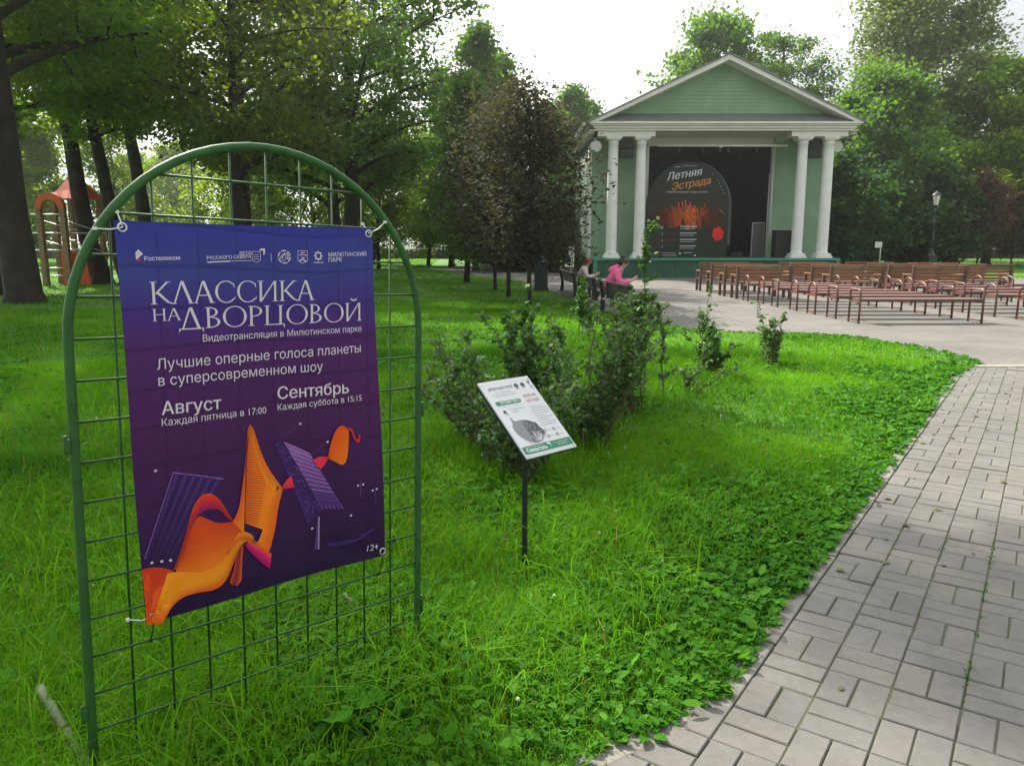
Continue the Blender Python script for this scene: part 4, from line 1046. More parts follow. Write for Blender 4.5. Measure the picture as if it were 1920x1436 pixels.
for s_ in (-1, 1):
    def P(x, z): return (AX+s_*(x-AX) if s_ < 0 else x, z)
    xe, ze = (3.25, 6.54)
    mir = lambda pts: [(AX-(p[0]-AX), p[1]) for p in pts]
    band = [(3.22, 6.53), (AX, AZ+.01), (AX, AZ-.19), (3.64, 6.545)]
    soff = [(3.70, 6.62), (AX, AZ-.10), (AX, AZ-.17), (3.80, 6.60)]
    if s_ > 0: band, soff = mir(band), mir(soff)
    w.prism(band, 'y', 33.80, 33.96); w.prism(soff, 'y', 33.965, YT-.014)
pbuild(w, 'raking_cornice', M['white_trim'])
w = MB()
for s_ in (-1, 1):
    r_ = [(3.12, 6.52), (AX, AZ+.075), (AX, AZ+.02), (3.14, 6.46)]
    if s_ > 0: r_ = [(AX-(p[0]-AX), p[1]) for p in r_]
    w.prism(r_, 'y', 33.74, YB+.35)
w.tube([(AX, 33.74, AZ+.06), (AX, YB+.35, AZ+.06)], .05, 8)
pbuild(w, 'roof', M['roof'])
w = MB(); w.add([(X0, YB, 6), (X1, YB, 6), (AX, YB, AZ)], [(0, 1, 2)]); pbuild(w, 'back_gable', M['siding'])
# rain gutter and downpipes
w = MB(); w.tube([(3.05, 33.9, 6.46), (3.05, YB+.3, 6.44)], .06, 8)
w.tube([(3.05, YB-.2, 6.40), (3.15, YB-.2, 6.15), (X0-.09, YB-.15, 5.75), (X0-.09, YB-.15, .1)], .045, 8)
w.tube([(X0-.09, YF-.09, 5.9), (X0-.09, YF-.09, .95), (X0-.09, YF-.09, .28), (X0-.2, YF-.16, .16)], .045, 8)
pbuild(w, 'downpipe', M['horn'])
# vertical pipes beside the opening
w = MB(); w.tube([(OX1-.02, YF-.12, ZF), (OX1-.02, YF-.12, 5.95)], .035, 8); pbuild(w, 'standpipe', M['horn']); w = MB(); w.tube([(OX1-.16, YF-.10, ZF), (OX1-.16, YF-.10, 4.6)], .02, 6); pbuild(w, 'standpipe', M['horn'])

# ---- things on and around the stage
def boxspk(w_, d_, h_, two=False):
    c = MB(); c.bx(-w_/2, w_/2, -d_/2, d_/2, 0, h_); return c
def speaker_stack(name, x, y, z, w_, h_, label, hang=False):
    r_ = empty(name, (x, y, z), 0, label, 'loudspeaker')
    c = MB(); c.bx(-w_/2, w_/2, -.22, .3, 0, h_); c.build('cabinet', M['speaker'], r_, bevel=.015)
    g_ = MB(); g_.bx(-w_/2+.03, w_/2-.03, -.236, -.222, .03, h_*.32); g_.bx(-w_/2+.03, w_/2-.03, -.236, -.222, h_*.36, h_-.03); g_.build('grille', M['grille'], r_)
    return r_
def line_array(x, label):
    r_ = empty('hanging_loudspeaker', (x, 34.75, 5.14), 0, label, 'loudspeaker', 'black loudspeakers hung between the columns')
    for k in range(2):
        c = MB(); z = k*.40; c.prism([(-.30, z), (.30, z), (.27, z+.37), (-.27, z+.37)], 'y', -.18, .2); c.build('cabinet', M['speaker'], r_, bevel=.015)
        g_ = MB(); g_.bx(-.26, .26, -.197, -.182, z+.03, z+.33); g_.build('grille', M['grille'], r_)
    b = MB(); b.tube([(-.2, 0, .77), (-.2, 0, 1.06)], .012, 6); b.tube([(.2, 0, .77), (.2, 0, 1.06)], .012, 6); b.bx(-.28, .28, -.03, .03, .775, .80); b.build('bracket', M['iron'], r_)
line_array(4.99, 'black double loudspeaker hung between the two left-hand columns'); line_array(13.15, 'black double loudspeaker hung between the two right-hand columns')
speaker_stack('stage_loudspeaker', 12.20, 35.3, ZF, .74, 1.22, 'tall black loudspeaker on the stage beside the inner right column')
speaker_stack('stage_loudspeaker', 6.32, 35.05, ZF, .72, 1.20, 'tall black loudspeaker on the stage before the arched poster')
def horn(x, y, z, label):
    r_ = empty('horn_loudspeaker', (x, y, z), 0, label, 'horn speaker', 'horn loudspeakers under the eaves')
    h = MB(); h.lathe([(.225, 0), (.235, .01), (.225, .03), (.16, .10), (.10, .20), (.085, .30), (.085, .42), (0, .43)], n=24); o = h.build('bell', M['horn'], r_); o.rotation_euler = (R(-90), 0, 0)
    h = MB(); h.lathe([(.21, .02), (.13, .10), (.07, .12)], n=24); h.lathe([(0, .04), (.06, .045), (.065, .06), (.05, .12)], n=16); o = h.build('throat', M['galv'], r_); o.rotation_euler = (R(-90), 0, 0)
    h = MB(); h.tube([(0, .3, 0), (0, .3, .35)], .02, 6); h.bx(-.05, .05, .26, .34, .33, .36); h.build('bracket', M['horn'], r_)
horn(3.62, 34.35, 5.60, 'grey round horn loudspeaker at the left corner of the stage eaves'); horn(14.14, 34.65, 5.62, 'grey round horn loudspeaker behind the outer right column')
# lighting pipe
r_ = empty('lighting_pipe', (9.25, 35.0, 5.70), 0, 'white lighting pipe hung on wires under the portico ceiling', 'pipe')
c = MB(); c.tube([(-2.85, 0, 0), (2.85, 0, 0)], .045, 8); c.build('pipe', M['white_trim'], r_)
for x in (-2.8, -.95, .95, 2.8): c = MB(); c.tube([(x, 0, 0), (x, 0, .50)], .008, 4); c.build('hanger', M['galv'], r_)
for x in (-1.9, -.85, .25, 1.5, -.1):
    c = MB(); c.lathe([(.05, 0), (.07, .05), (.06, .16), (.02, .20)], (x, .05, -.30), 10); c.tube([(x, .05, -.12), (x, 0, 0)], .012, 5); c.build('lamp_head', M['iron'], r_)
c = MB(); c.sphere((-.1, -.06, -.02), .08, 12, 8); c.build('camera_dome', M['white_trim'], r_)
# grey flight-case panel
c = MB(); c.bx(-.28, .28, -.03, .03, 0, 1.55); p = empty('equipment_case', (11.55, 36.75, ZF+.013), 0, 'narrow grey upright case just inside the stage opening', 'case')
c.build('shell', mat('grey_panel', (.10, .105, .105), .6, .1, 4), p, bevel=.01)
c = MB()
for x in (-.28, .28): c.bx(x-.015, x+.015, -.04, .04, 0, 1.56)
c.bx(-.295, .295, -.04, .04, 1.555, 1.585); c.build('edge_trim', M['galv'], p)
c = MB(); c.prism([(-.25, 0), (.25, 0), (.25, .12), (-.2, .22)], 'x', -.25, .25); o = c.build('floor_monitor', M['speaker'], None, (10.6, 36.9, ZF+.013)); tag(o, 'low black floor monitor wedge at the stage opening', 'loudspeaker')
# arched poster board
pb_ = empty('arched_poster', (7.93, 35.55, ZF), 0, 'dark arched concert poster board with dancing crowd on the stage', 'poster')
def archpts(hw, zs, n=24, z0=.02): return [(-hw, z0)]+[(-hw*math.cos(math.pi*i/n), zs+hw*1.04*math.sin(math.pi*i/n)) for i in range(n+1)]+[(hw, z0)]
c = MB(); c.prism(archpts(1.86, 2.32), 'y', .0, .05); c.build('panel', M['black'], pb_)
c = MB(); c.prism([(x+.12, z) for x, z in archpts(1.88, 2.29, z0=.55)], 'y', .052, .35); c.build('casing', mat('grey_casing', (.07, .08, .08), .7, .15, 3), pb_)
for xa in (-1.5, 1.42): c = MB(); c.bx(xa, xa+.08, .36, .5, 0, .6); c.build('support', M['iron'], pb_)
def q3_(off):
    f = lambda x, z: (x, -off, z)
    f.eps = 4e-4; return f
ik = Ink()
HW = 1.84
for k in range(42):                                # printed ground: grey-green fading to dark green at the foot
    za, zb = .02+4.18*k/42, .02+4.18*(k+1)/42
    def hw(z): return HW if z < 2.32 else math.sqrt(max(0, 1-((z-2.32)/(HW*1.04))**2))*HW
    def cc_(z):
        t = z/4.2; c0, c1, c2, c3 = lin(22, 52, 32), lin(34, 38, 36), lin(50, 43, 33), lin(36, 44, 40)
        a_, b_, f = (c0, c1, t/.3) if t < .3 else ((c1, c2, (t-.3)/.22) if t < .52 else (c2, c3, min(1, (t-.52)/.3)))
        return [x*(1-f)+y*f for x, y in zip(a_, b_)][:3]
    o = len(ik.v); ik.v += [(-hw(za), -.002, za), (hw(za), -.002, za), (hw(zb), -.002, zb), (-hw(zb), -.002, zb)]
    ik.c += [tuple(cc_(za))+(1,)]*2+[tuple(cc_(zb))+(1,)]*2; ik.f.append((o, o+1, o+2, o+3))
rp = random.Random(12); m4 = q3_(.006); m5 = q3_(.018)
glow = lambda x, z: math.exp(-(x/.62)**2-((z-2.0)/.55)**2)
for k in range(60):                                # figures of the crowd, brightest in the middle: torso, head, raised arms
    x = rp.uniform(-1.45, 1.5); zc = 1.72+rp.uniform(-.16, .26)*(1.2-.4*abs(x)); g_ = glow(x, zc+.1); w_ = rp.uniform(.07, .10)
    col = [v*(.10+1.0*g_)*rp.uniform(.75, 1.2) for v in lin(206, 92, 34)[:3]]
    ik.poly([(x-w_, zc-.30), (x+w_, zc-.30), (x+w_*1.15, zc-.02), (x+w_*.4, zc+.03), (x-w_*.4, zc+.03), (x-w_*1.15, zc-.02)], col, m4)
    ik.poly([(x+.055*math.cos(a_), zc+.10+.07*math.sin(a_)) for a_ in np.linspace(0, 6.28, 9)[:-1]], [v*.8 for v in col], m5)
    for s_ in (-1, 1):
        if rp.random() < .72:
            hx, hz = x+s_*rp.uniform(.06, .22), zc+rp.uniform(.22, .52)*(.7+.6*g_)
            ik.line([(x+s_*w_, zc-.04), (x+s_*w_*1.3, zc+.10), (hx, hz)], .045, col, m5); ik.line([(hx, hz-.03), (hx+s_*.01, hz+.06)], .05, [min(1, v*1.5) for v in col], m5)
for k in range(40):
    x = rp.uniform(-1.6, 1.65); ik.line([(x, 1.28+rp.random()*.12), (x+rp.uniform(-.05, .05), 1.50+rp.random()*.22)], .02, [v*(.5+.5*glow(x, 1.9)) for v in lin(120, 70, 40)[:3]], m5)
fx, fz = 1.42, 1.06                                 # red flower
for k in range(6):
    a_ = k*1.047+.3; ik.poly([(fx+.14*math.cos(a_)+.13*math.cos(b_), fz+.17*math.sin(a_)+.15*math.sin(b_)) for b_ in np.linspace(0, 6.28, 10)[:-1]], lin(232, 36, 32), m4)
ik.poly([(fx+.05*math.cos(b_), fz+.05*math.sin(b_)) for b_ in np.linspace(0, 6.28, 9)[:-1]], lin(214, 80, 46), m5)
ik.poly([(1.48+.05*math.cos(b_), 1.62+.06*math.sin(b_)) for b_ in np.linspace(0, 6.28, 9)[:-1]], lin(110, 30, 38), m5)
for x, z in ((1.30, 3.42), (1.38, 3.28), (1.46, 3.14), (1.54, 3.00), (1.63, 2.86), (1.46, 2.12), (1.54, 2.05), (1.62, 1.98), (1.05, 3.68), (-1.66, 2.2)):
    ik.poly([(x+.026*math.cos(b_), z+.026*math.sin(b_)) for b_ in np.linspace(0, 6.28, 7)[:-1]], lin(160, 170, 160), m5)
for k in range(4): ik.poly([(-1.20, 1.28-.29*k), (-1.08, 1.28-.29*k), (-1.08, 1.42-.29*k), (-1.20, 1.42-.29*k)], lin(165, 160, 160), m5)
ik.build('printed_picture', pb_)
tm = MB(); m6 = q3_(.030)
put_text(tm, 'Летняя', -.98, 3.40, .62, 3.66, m6, 1.0, shear=.32, offset=.018)
put_text(tm, 'в Милютинском парке и в Парке 200-летия', -1.0, 2.88, .87, 2.88, m6, 1.0, shear=.25, offset=.01, res=1)
put_text(tm, 'ЛЕТО РУССКОГО СЕВЕРА', -.30, 4.02, .35, 4.03, m6, 1.0, offset=.02, res=1)
for k in range(4):
    z = 1.36-.29*k
    for (a_, b_), zz, th in zip(((-.30, .45), (-.30, .35)), (z+.03, z-.07), (.035, .018)): pline(tm, [(a_, zz), (b_, zz)], th, m6)
for x0_, x1_, z in ((-1.1, -.5, .20), (-1.1, -.4, .10), (-.1, .3, .22), (-.62, -.40, 4.0)): pline(tm, [(x0_, z), (x1_, z)], .022, m6)
tm.add([m6(*p) for p in ((-.34, .16), (-.20, .16), (-.27, .25))], [(0, 1, 2)]); disc(tm, .42, .10, .05, .04, m6, 8)
tm.build('white_lettering', flat('poster_white', (.62, .66, .65)), pb_)
tm = MB(); put_text(tm, 'Эстрада', -.72, 2.98, 1.02, 3.28, m6, 1.0, shear=.32, offset=.018); tm.build('orange_lettering', flat('poster_orange', (.62, .25, .06)), pb_)
tm = MB(); put_text(tm, '5 июня', -.95, 1.02, -.55, 1.02, m6, 1.0, res=1); put_text(tm, '18 июня', -.97, .73, -.50, .73, m6, 1.0, res=1); tm.build('red_lettering', flat('poster_red', (.30, .04, .04)), pb_)
# crumpled clear plastic sheet fixed to the left wall
ps_ = MB(); nx_, nz_ = 26, 34; rq = np.random.default_rng(5); HH = rq.normal(0, 1, (nz_+1, nx_+1))
vs = []
for j in range(nz_+1):
    for i in range(nx_+1):
        y = 36.7+5.6*i/nx_; z = 1.05+4.6*j/nz_; vs.append((X0-.06-.03*abs(HH[j, i])-.05*abs(math.sin(y*3+z*1.4)), y, z))
ps_.add(vs, [(j*(nx_+1)+i, j*(nx_+1)+i+1, (j+1)*(nx_+1)+i+1, (j+1)*(nx_+1)+i) for j in range(nz_) for i in range(nx_)], False)
def film():
    m = mat('plastic_film', (.55, .62, .58), .18, .05, 3, spec=.8); n = m.node_tree.nodes; l = m.node_tree.links.new
    t = n.new('ShaderNodeBsdfTransparent'); x = n.new('ShaderNodeMixShader'); x.inputs[0].default_value = .45
    l(t.outputs[0], x.inputs[1]); l(n['Principled BSDF'].outputs[0], x.inputs[2]); l(x.outputs[0], n['Material Output'].inputs['Surface']); return m
tag(ps_.build('plastic_sheet', film()), 'crumpled clear plastic sheet fixed on the green side wall', 'plastic sheet')

# ================================================================ BENCHES
def wooden_bench(L_=1.52):
    r_ = empty('wooden_bench')
    for x in (.035, L_-.035):
        b = MB(); b.prism([(-.02, 0), (.06, 0), (.06, .40), (.02, .86), (-.05, .86), (-.02, .40)], 'x', x-.035, x+.035); b.build('leg', M['bench_leg'], r_, bevel=.004)
        b = MB(); b.bx(x-.035, x+.035, .44, .51, 0, .605); b.build('leg', M['bench_leg'], r_, bevel=.004)
        b = MB(); b.bx(x-.04, x+.04, .045, .54, .61, .645); b.build('armrest', M['wood'], r_, bevel=.006)
        b = MB(); b.bx(x-.025, x+.025, .06, .44, .36, .41); b.build('rail', M['bench_leg'], r_)
    b = MB()
    for k in range(4): b.box((L_/2, .115+k*.105, .435), (L_-.15, .085, .035))
    b.build('seat', M['wood'], r_, bevel=.005)
    b = MB()
    for k in range(4):
        z = .505+k*.093; b.box((L_/2, .062-(z-.44)*.085, z), (L_-.148, .030, .066), (.085, 0, 0))
    b.build('backrest', M['wood'], r_, bevel=.004)
    b = MB(); b.box((L_/2, -.012, .877), (L_+.01, .085, .026)); b.build('top_rail', M['wood'], r_, bevel=.005)
    return r_
def metal_bench(square, steel, plank, L_=2.38):
    r_ = empty('backless_bench')
    D = .42
    for x in (.02, L_-.02):
        if square: pts = [(x, 0, 0), (x, 0, .58), (x, .012, .615), (x, .05, .63), (x, D-.05, .63), (x, D-.012, .615), (x, D, .58), (x, D, 0)]
        else: pts = [(x, 0, 0), (x, 0, .50)]+[(x, D/2-D/2*math.cos(a_), .50+.16*math.sin(a_)) for a_ in np.linspace(0, math.pi, 13)[1:-1]]+[(x, D, .50), (x, D, 0)]
        b = MB(); b.tube(pts, .021, 8); b.bx(x-.014, x+.014, .02, D-.02, .035, .06); b.bx(x-.018, x+.018, .015, D-.015, .385, .42); b.build('end_frame', M[steel], r_)
    b = MB()
    for k in range(4): b.box((L_/2, .06+k*.10, .44), (L_-.07, .088, .038))
    b.build('seat', M[plank], r_, bevel=.004)
    b = MB(); b.bx(.04, L_-.04, .19, .23, .39, .418); b.build('rail', M[steel], r_)
    return r_
rb_ = random.Random(2)
ordn = ['nearest', 'second', 'third', 'farthest']
WX = [[(6.07, 20.95), (6.02, 22.0), (6.00, 23.4), (5.93, 24.5)], [(8.70, 21.2), (8.60, 22.3), (8.45, 23.6), (8.55, 24.8)], [(11.0, 21.3), (10.85, 22.4), (10.8, 23.6), (10.7, 24.9)], [(12.62, 21.9), (12.5, 23.0), (12.35, 24.2)]]
cname = ['leftmost wooden column', 'second wooden column from the left', 'third wooden column from the left', 'rightmost wooden column']
wb = wooden_bench(); first = True
for ci, colm in enumerate(WX):
    for ri, (x, y) in enumerate(colm):
        o = wb if first else copy_tree(wb); first = False
        o.location = (x, y, .010); o.rotation_euler = (0, 0, rb_.uniform(-.012, .02))
        o_ = ordn[ri] if len(colm) == 4 else ['nearest', 'middle', 'farthest'][ri]
        tag(o, f'brown slatted bench with back, {o_} of the {cname[ci]}', 'bench', 'wooden benches with backs facing the stage')
PR = {}
def mb_at(x, y, sq, red, label, rz=0):
    k = (sq, red)
    if k not in PR: PR[k] = metal_bench(sq, 'red_steel' if red else 'brown_steel', 'red_plank' if red else 'brown_plank'); o = PR[k]
    else: o = copy_tree(PR[k])
    o.location = (x, y, .010); o.rotation_euler = (0, 0, rz); tag(o, label, 'bench', 'backless benches on the plaza')
nth = ['nearest', 'second nearest', 'third nearest', 'fourth nearest', 'fifth nearest', 'sixth nearest', 'farthest']
for k, (x, y, sq, red) in enumerate([(6.50, 14.42, 1, 0), (6.46, 15.36, 1, 0), (6.40, 16.28, 0, 1), (6.35, 17.20, 0, 1), (6.26, 18.2, 1, 0), (6.23, 19.15, 0, 1), (6.12, 20.05, 0, 0)]):
    mb_at(x, y, bool(sq), bool(red), f'{"red" if red else "brown"} backless bench with {"square" if sq else "rounded"} hoop ends, {nth[k]} along the left row', rb_.uniform(-.01, .02))
for k, (x, y, sq, red) in enumerate([(10.02, 14.85, 0, 1), (9.88, 15.75, 0, 0), (9.80, 16.75, 1, 1), (9.75, 17.75, 1, 1), (9.7, 18.75, 0, 1), (9.66, 19.75, 0, 1)]):
    mb_at(x, y, bool(sq), bool(red), f'{"red" if red else "brown"} backless bench with {"square" if sq else "rounded"} hoop ends, {nth[k]} along the middle row', rb_.uniform(-.015, .02))
for k, (x, y, sq, red) in enumerate([(12.85, 17.6, 0, 1), (12.8, 18.7, 0, 1), (12.75, 19.7, 0, 0)]):
    mb_at(x, y, bool(sq), bool(red), f'{"red" if red else "brown"} backless bench with rounded hoop ends, {nth[k]} along the right row', rb_.uniform(-.015, .02))
# old low park benches seen from behind at the lawn edge
def park_bench(p, q_, label):
    p, q_ = Vector((*p, 0)), Vector((*q_, 0)); d = q_-p; Ln = d.length; rz = math.atan2(d.y, d.x)
    r_ = empty('park_bench', p, rz, label, 'bench', 'old grey park benches along the lawn')      # local x along the bench, local +y = towards the seat side
    s_ = 1
    for x in (.10, Ln-.10):
        b = MB(); b.prism([(-.06, 0), (.06, 0), (.06, .30), (.0, .66), (-.09, .68), (-.02, .30)], 'x', x-.045, x+.045); b.sphere((x, -.055, .68), (.07, .05, .04), 10, 6); b.build('leg', M['iron'], r_, bevel=.006)
        b = MB(); b.prism([(.36, 0), (.46, 0), (.44, .40), (.50, .50), (.46, .54), (.06, .50), (.06, .45), (.38, .46), (.36, .36)], 'x', x-.04, x+.04); b.build('armrest', M['iron'], r_, bevel=.008)
    b = MB()
    for k in range(5): b.box((Ln/2, .09+k*.082, .37-.004*k), (Ln, .07, .03))
    b.build('seat', M['wood_old'], r_, bevel=.004)
    b = MB()
    for k in range(4): z = .40+.068*k; b.box((Ln/2, .035-(z-.36)*.22, z), (Ln, .024, .052), (.22, 0, 0))
    b.box((Ln/2, -.05, .672), (Ln+.06, .085, .028)); b.build('backrest', M['wood_old'], r_, bevel=.004)
    return r_
park_bench((1.58, 24.7), (1.76, 21.4), 'old grey wooden park bench at the lawn edge, farthest of three')
park_bench((1.80, 20.9), (1.98, 18.2), 'old grey wooden park bench at the lawn edge, middle of three')
park_bench((2.02, 17.5), (2.36, 15.0), 'old grey wooden park bench behind the tall shrub, nearest of three')

# ================================================================ LAMP POSTS
def lamp_post(x, y, label, H_=4.0):
    r_ = empty('lamp_post', (x, y, 0), 0, label, 'lamp post', 'black cast iron lamp posts with milky lanterns')
    b = MB(); b.bx(-.21, .21, -.21, .21, 0, .86); b.bx(-.24, .24, -.24, .24, 0, .10); b.bx(-.235, .235, -.235, .235, .86, .90)
    b.lathe([(.22, .90), (.15, .96), (.11, 1.0), (.13, 1.04), (.08, 1.10), (.10, 1.16), (.055, 1.22)], n=14); b.build('base', M['iron'], r_, bevel=.012)
    b = MB(); b.lathe([(.055, 1.2), (.05, 1.6), (.075, 1.64), (.075, 1.70), (.045, 1.75), (.042, 2.5), (.06, 2.53), (.06, 2.57), (.038, 2.6), (.034, H_-.95), (.06, H_-.92), (.06, H_-.88), (.03, H_-.85), (.05, H_-.72), (.085, H_-.68)], n=12); b.build('pole', M['iron'], r_)
    lz = H_-.66
    b = MB(); b.lathe([(.11, 0), (.20, .46), (.20, .465), (0, .47)], (0, 0, lz), 6, False); b.build('lantern_glass', M['glass_lamp'], r_)
    b = MB(); b.lathe([(.125, -.03), (.125, .005), (.10, .006)], (0, 0, lz), 6, False)
    for k in range(6):
        a_ = math.pi*k/3; b.tube([(.113*math.cos(a_), .113*math.sin(a_), lz), (.205*math.cos(a_), .205*math.sin(a_), lz+.465)], .009, 4)
    b.lathe([(.23, .46), (.23, .49), (.19, .53), (.13, .60), (.05, .64), (.03, .68), (.0, .72)], (0, 0, lz), 12); b.build('lantern_frame', M['iron'], r_)
lamp_post(.93, 24.9, 'black lamp post by the purple maples, its square base at the lawn edge')
lamp_post(21.0, 39.0, 'black lamp post with bright milky lantern before the dark shrubs right of the stage')
lamp_post(28.6, 50.5, 'far black lamp post half hidden in leaves right of the bright lantern')
# small white sign on a pole right of the stage
r_ = empty('small_notice', (18.6, 39.6, 0), 0, 'small white notice on a thin pale pole right of the stage', 'sign')
b = MB(); b.tube([(.12, 0, 0), (.12, 0, 1.55)], .035, 8); b.build('pole', M['horn'], r_)
b = MB(); b.box((-.02, -.045, 1.42), (.36, .02, .30)); b.build('panel', M['white_trim'], r_, bevel=.004)
r_ = empty('small_notice', (2.75, 36.0, 0), 0, 'small white notice on a post by the left corner of the stage', 'sign')
b = MB(); b.tube([(0, 0, 0), (0, 0, 1.35)], .03, 8); b.build('pole', M['horn'], r_)
b = MB(); b.box((0, -.04, 1.12), (.24, .02, .5)); b.build('panel', M['white_trim'], r_, bevel=.004)
b = MB()
for k in range(5): b.box((.01*(-1)**k, -.0525, .95+.08*k), (.14, .003, .03))
b.build('dark_print', M['print_dark'], r_)
# ================================================================ PEOPLE
def skinmesh(name, V_, E_, m, parent, sub=2):
    """V_: {key: (x,y,z,radius[,radius2])}; one continuous surface grown over the skeleton"""
    ks = list(V_); ix = {k: i for i, k in enumerate(ks)}
    me = bpy.data.meshes.new(name); me.from_pydata([V_[k][:3] for k in ks], [(ix[a], ix[b]) for a, b in E_], [])
    o = link(name, me, m, parent)
    o.modifiers.new('skin', 'SKIN')
    for i, k in enumerate(ks):
        r = V_[k][3]; r2 = V_[k][4] if len(V_[k]) > 4 else r
        me.skin_vertices[0].data[i].radius = (r, r2)
    me.skin_vertices[0].data[0].use_root = True
    s_ = o.modifiers.new('sub', 'SUBSURF'); s_.levels = sub; s_.render_levels = sub
    return o
def chain(E_, *ks):
    for a, b in zip(ks[:-1], ks[1:]): E_.append((a, b))
def person(loc, rz, label, top, hair, hair_kind, legs, lean=.10):
    """seated, facing local +X, hands together over the lap"""
    r_ = empty('person', loc, rz, label, 'person')
    V_ = {'pel': (0, 0, .46, .13, .15), 'sp': (-.01, 0, .60, .11, .14), 'ch': (lean*.5, 0, .76, .115, .155), 'nk': (lean+.03, 0, .90, .05), 'hd0': (lean+.06, 0, .955, .062), 'hd1': (lean+.085, 0, 1.02, .078, .07), 'hd2': (lean+.07, 0, 1.075, .06),
          'ns0': (lean+.155, 0, .995, .016), 'ns1': (lean+.172, 0, .985, .011)}
    E_ = []; chain(E_, 'pel', 'sp', 'ch', 'nk', 'hd0', 'hd1', 'hd2'); chain(E_, 'hd1', 'ns0', 'ns1')
    for s_, n_s in ((1, 'l'), (-1, 'r')):
        V_['sh'+n_s] = (lean*.5+.01, s_*.17, .83, .055); V_['el'+n_s] = (lean*.5+.10, s_*.22, .60, .042); V_['wr'+n_s] = (lean*.5+.31, s_*.09, .66, .026); V_['pm'+n_s] = (lean*.5+.37, s_*.06, .70, .030, .018)
        chain(E_, 'ch', 'sh'+n_s, 'el'+n_s, 'wr'+n_s, 'pm'+n_s)
        for f in range(4):
            a_ = (f-1.5)*.014; b0 = (lean*.5+.405, s_*(.052)+a_*.3, .715+a_*1.6, .009); V_[f'f{f}a{n_s}'] = b0
            V_[f'f{f}b{n_s}'] = (b0[0]+.026, s_*.032+a_*.2, b0[2]+.012, .008); V_[f'f{f}c{n_s}'] = (b0[0]+.022, s_*.012, b0[2]+.022-.002*f, .007)
            chain(E_, 'pm'+n_s, f'f{f}a{n_s}', f'f{f}b{n_s}', f'f{f}c{n_s}')
        V_['t1'+n_s] = (lean*.5+.375, s_*.03, .735, .010); V_['t2'+n_s] = (lean*.5+.40, s_*.012, .755, .008); chain(E_, 'pm'+n_s, 't1'+n_s, 't2'+n_s)
        V_['hp'+n_s] = (.03, s_*.09, .455, .10); V_['kn'+n_s] = (.43, s_*.10, .47, .065); V_['an'+n_s] = (.42, s_*.10, .08, .042); V_['to'+n_s] = (.55, s_*.11, .035, .035)
        chain(E_, 'pel', 'hp'+n_s, 'kn'+n_s, 'an'+n_s, 'to'+n_s)
    skinmesh('body', V_, E_, M['skin'], r_)
    # clothing follows the body
    g_ = lambda k, d: (V_[k][0], V_[k][1], V_[k][2], V_[k][3]+d, (V_[k][4] if len(V_[k]) > 4 else V_[k][3])+d)
    J = {k: g_(k, .022) for k in ('pel', 'sp', 'ch')}; J['nk'] = (V_['nk'][0]-.01, 0, .885, .075); Ej = []; chain(Ej, 'pel', 'sp', 'ch', 'nk')
    for n_s in 'lr':
        for k in ('sh', 'el'): J[k+n_s] = g_(k+n_s, .024)
        w_ = V_['wr'+n_s]; J['wr'+n_s] = (w_[0]-.01, w_[1], w_[2]-.005, .040); chain(Ej, 'ch', 'sh'+n_s, 'el'+n_s, 'wr'+n_s)
    skinmesh('jacket', J, Ej, top, r_)
    Tt = {'pel': (0, 0, .445, .155, .165)}; Et = []
    for n_s in 'lr':
        for k in ('hp', 'kn', 'an'): Tt[k+n_s] = g_(k+n_s, .018)
        chain(Et, 'pel', 'hp'+n_s, 'kn'+n_s, 'an'+n_s)
    skinmesh('trousers', Tt, Et, legs, r_)
    for n_s in 'lr':
        a_, t_ = V_['an'+n_s], V_['to'+n_s]
        skinmesh('shoe', {0: (a_[0]-.03, a_[1], .045, .045), 1: (t_[0]-.03, t_[1], .042, .045), 2: (t_[0]+.04, t_[1], .035, .032)}, [(0, 1), (1, 2)], M['white_trim'], r_, 1)
    hx = lean+.085
    h = MB()
    if hair_kind == 'bun':
        h.sphere((hx-.028, 0, 1.045), (.098, .088, .088), 16, 10); h.sphere((hx-.02, 0, 1.14), (.045, .045, .04), 12, 8)
    else:
        h.sphere((hx-.032, 0, 1.035), (.105, .095, .098), 16, 10); h.sphere((hx-.06, 0, .985), (.075, .085, .06), 14, 8)
    h.build('hair', hair, r_)
    for s_ in (1, -1):
        e_ = MB(); e_.sphere((hx+.066, s_*.03, 1.022), .010, 8, 6); e_.build('eye', M['white'], r_)
        e_ = MB(); e_.sphere((hx-.005, s_*.076, 1.005), (.02, .01, .03), 8, 6); e_.build('ear', M['skin'], r_)
    m_l = MB(); m_l.sphere((hx+.070, 0, .965), (.008, .022, .006), 8, 6); m_l.build('mouth', flat('lips', (.35, .10, .09)), r_)
    return r_
M['pink'] = mat('pink_fleece', (.72, .13, .28), .85, .1, 9, bump=.3, bscale=40)
M['pale_top'] = mat('patterned_blouse', (.50, .46, .44), .8, .45, 26)
M['denim'] = mat('dark_trousers', (.05, .055, .08), .85, .2, 12)
p2 = person((2.19, 17.0, 0), R(-8), 'person in a pink hooded jacket with dark tied hair looking at a phone', M['pink'], mat('dark_hair', (.018, .013, .012), .45, .3, 40), 'bun', M['denim'], .15); p2.scale = (1.1, 1.12, 1.05)
h = skinmesh('hood', {0: (.085, 0, .87, .10, .15), 1: (.03, 0, .92, .085, .13), 2: (.015, 0, .965, .05, .10)}, [(0, 1), (1, 2)], M['pink'], p2)
b = MB()
for s_ in (1, -1):
    b.tube([(.302+.024*0, s_*.032+.022*math.cos(a_), 1.02+.02*math.sin(a_)) for a_ in np.linspace(0, 6.28, 13)[:-1]], .004, 5, closed=True); b.tube([(.302, s_*.055, 1.022), (.22, s_*.08, 1.025)], .004, 5)
b.tube([(.304, .01, 1.024), (.304, -.01, 1.024)], .004, 5); b.build('glasses', M['print_dark'], p2)
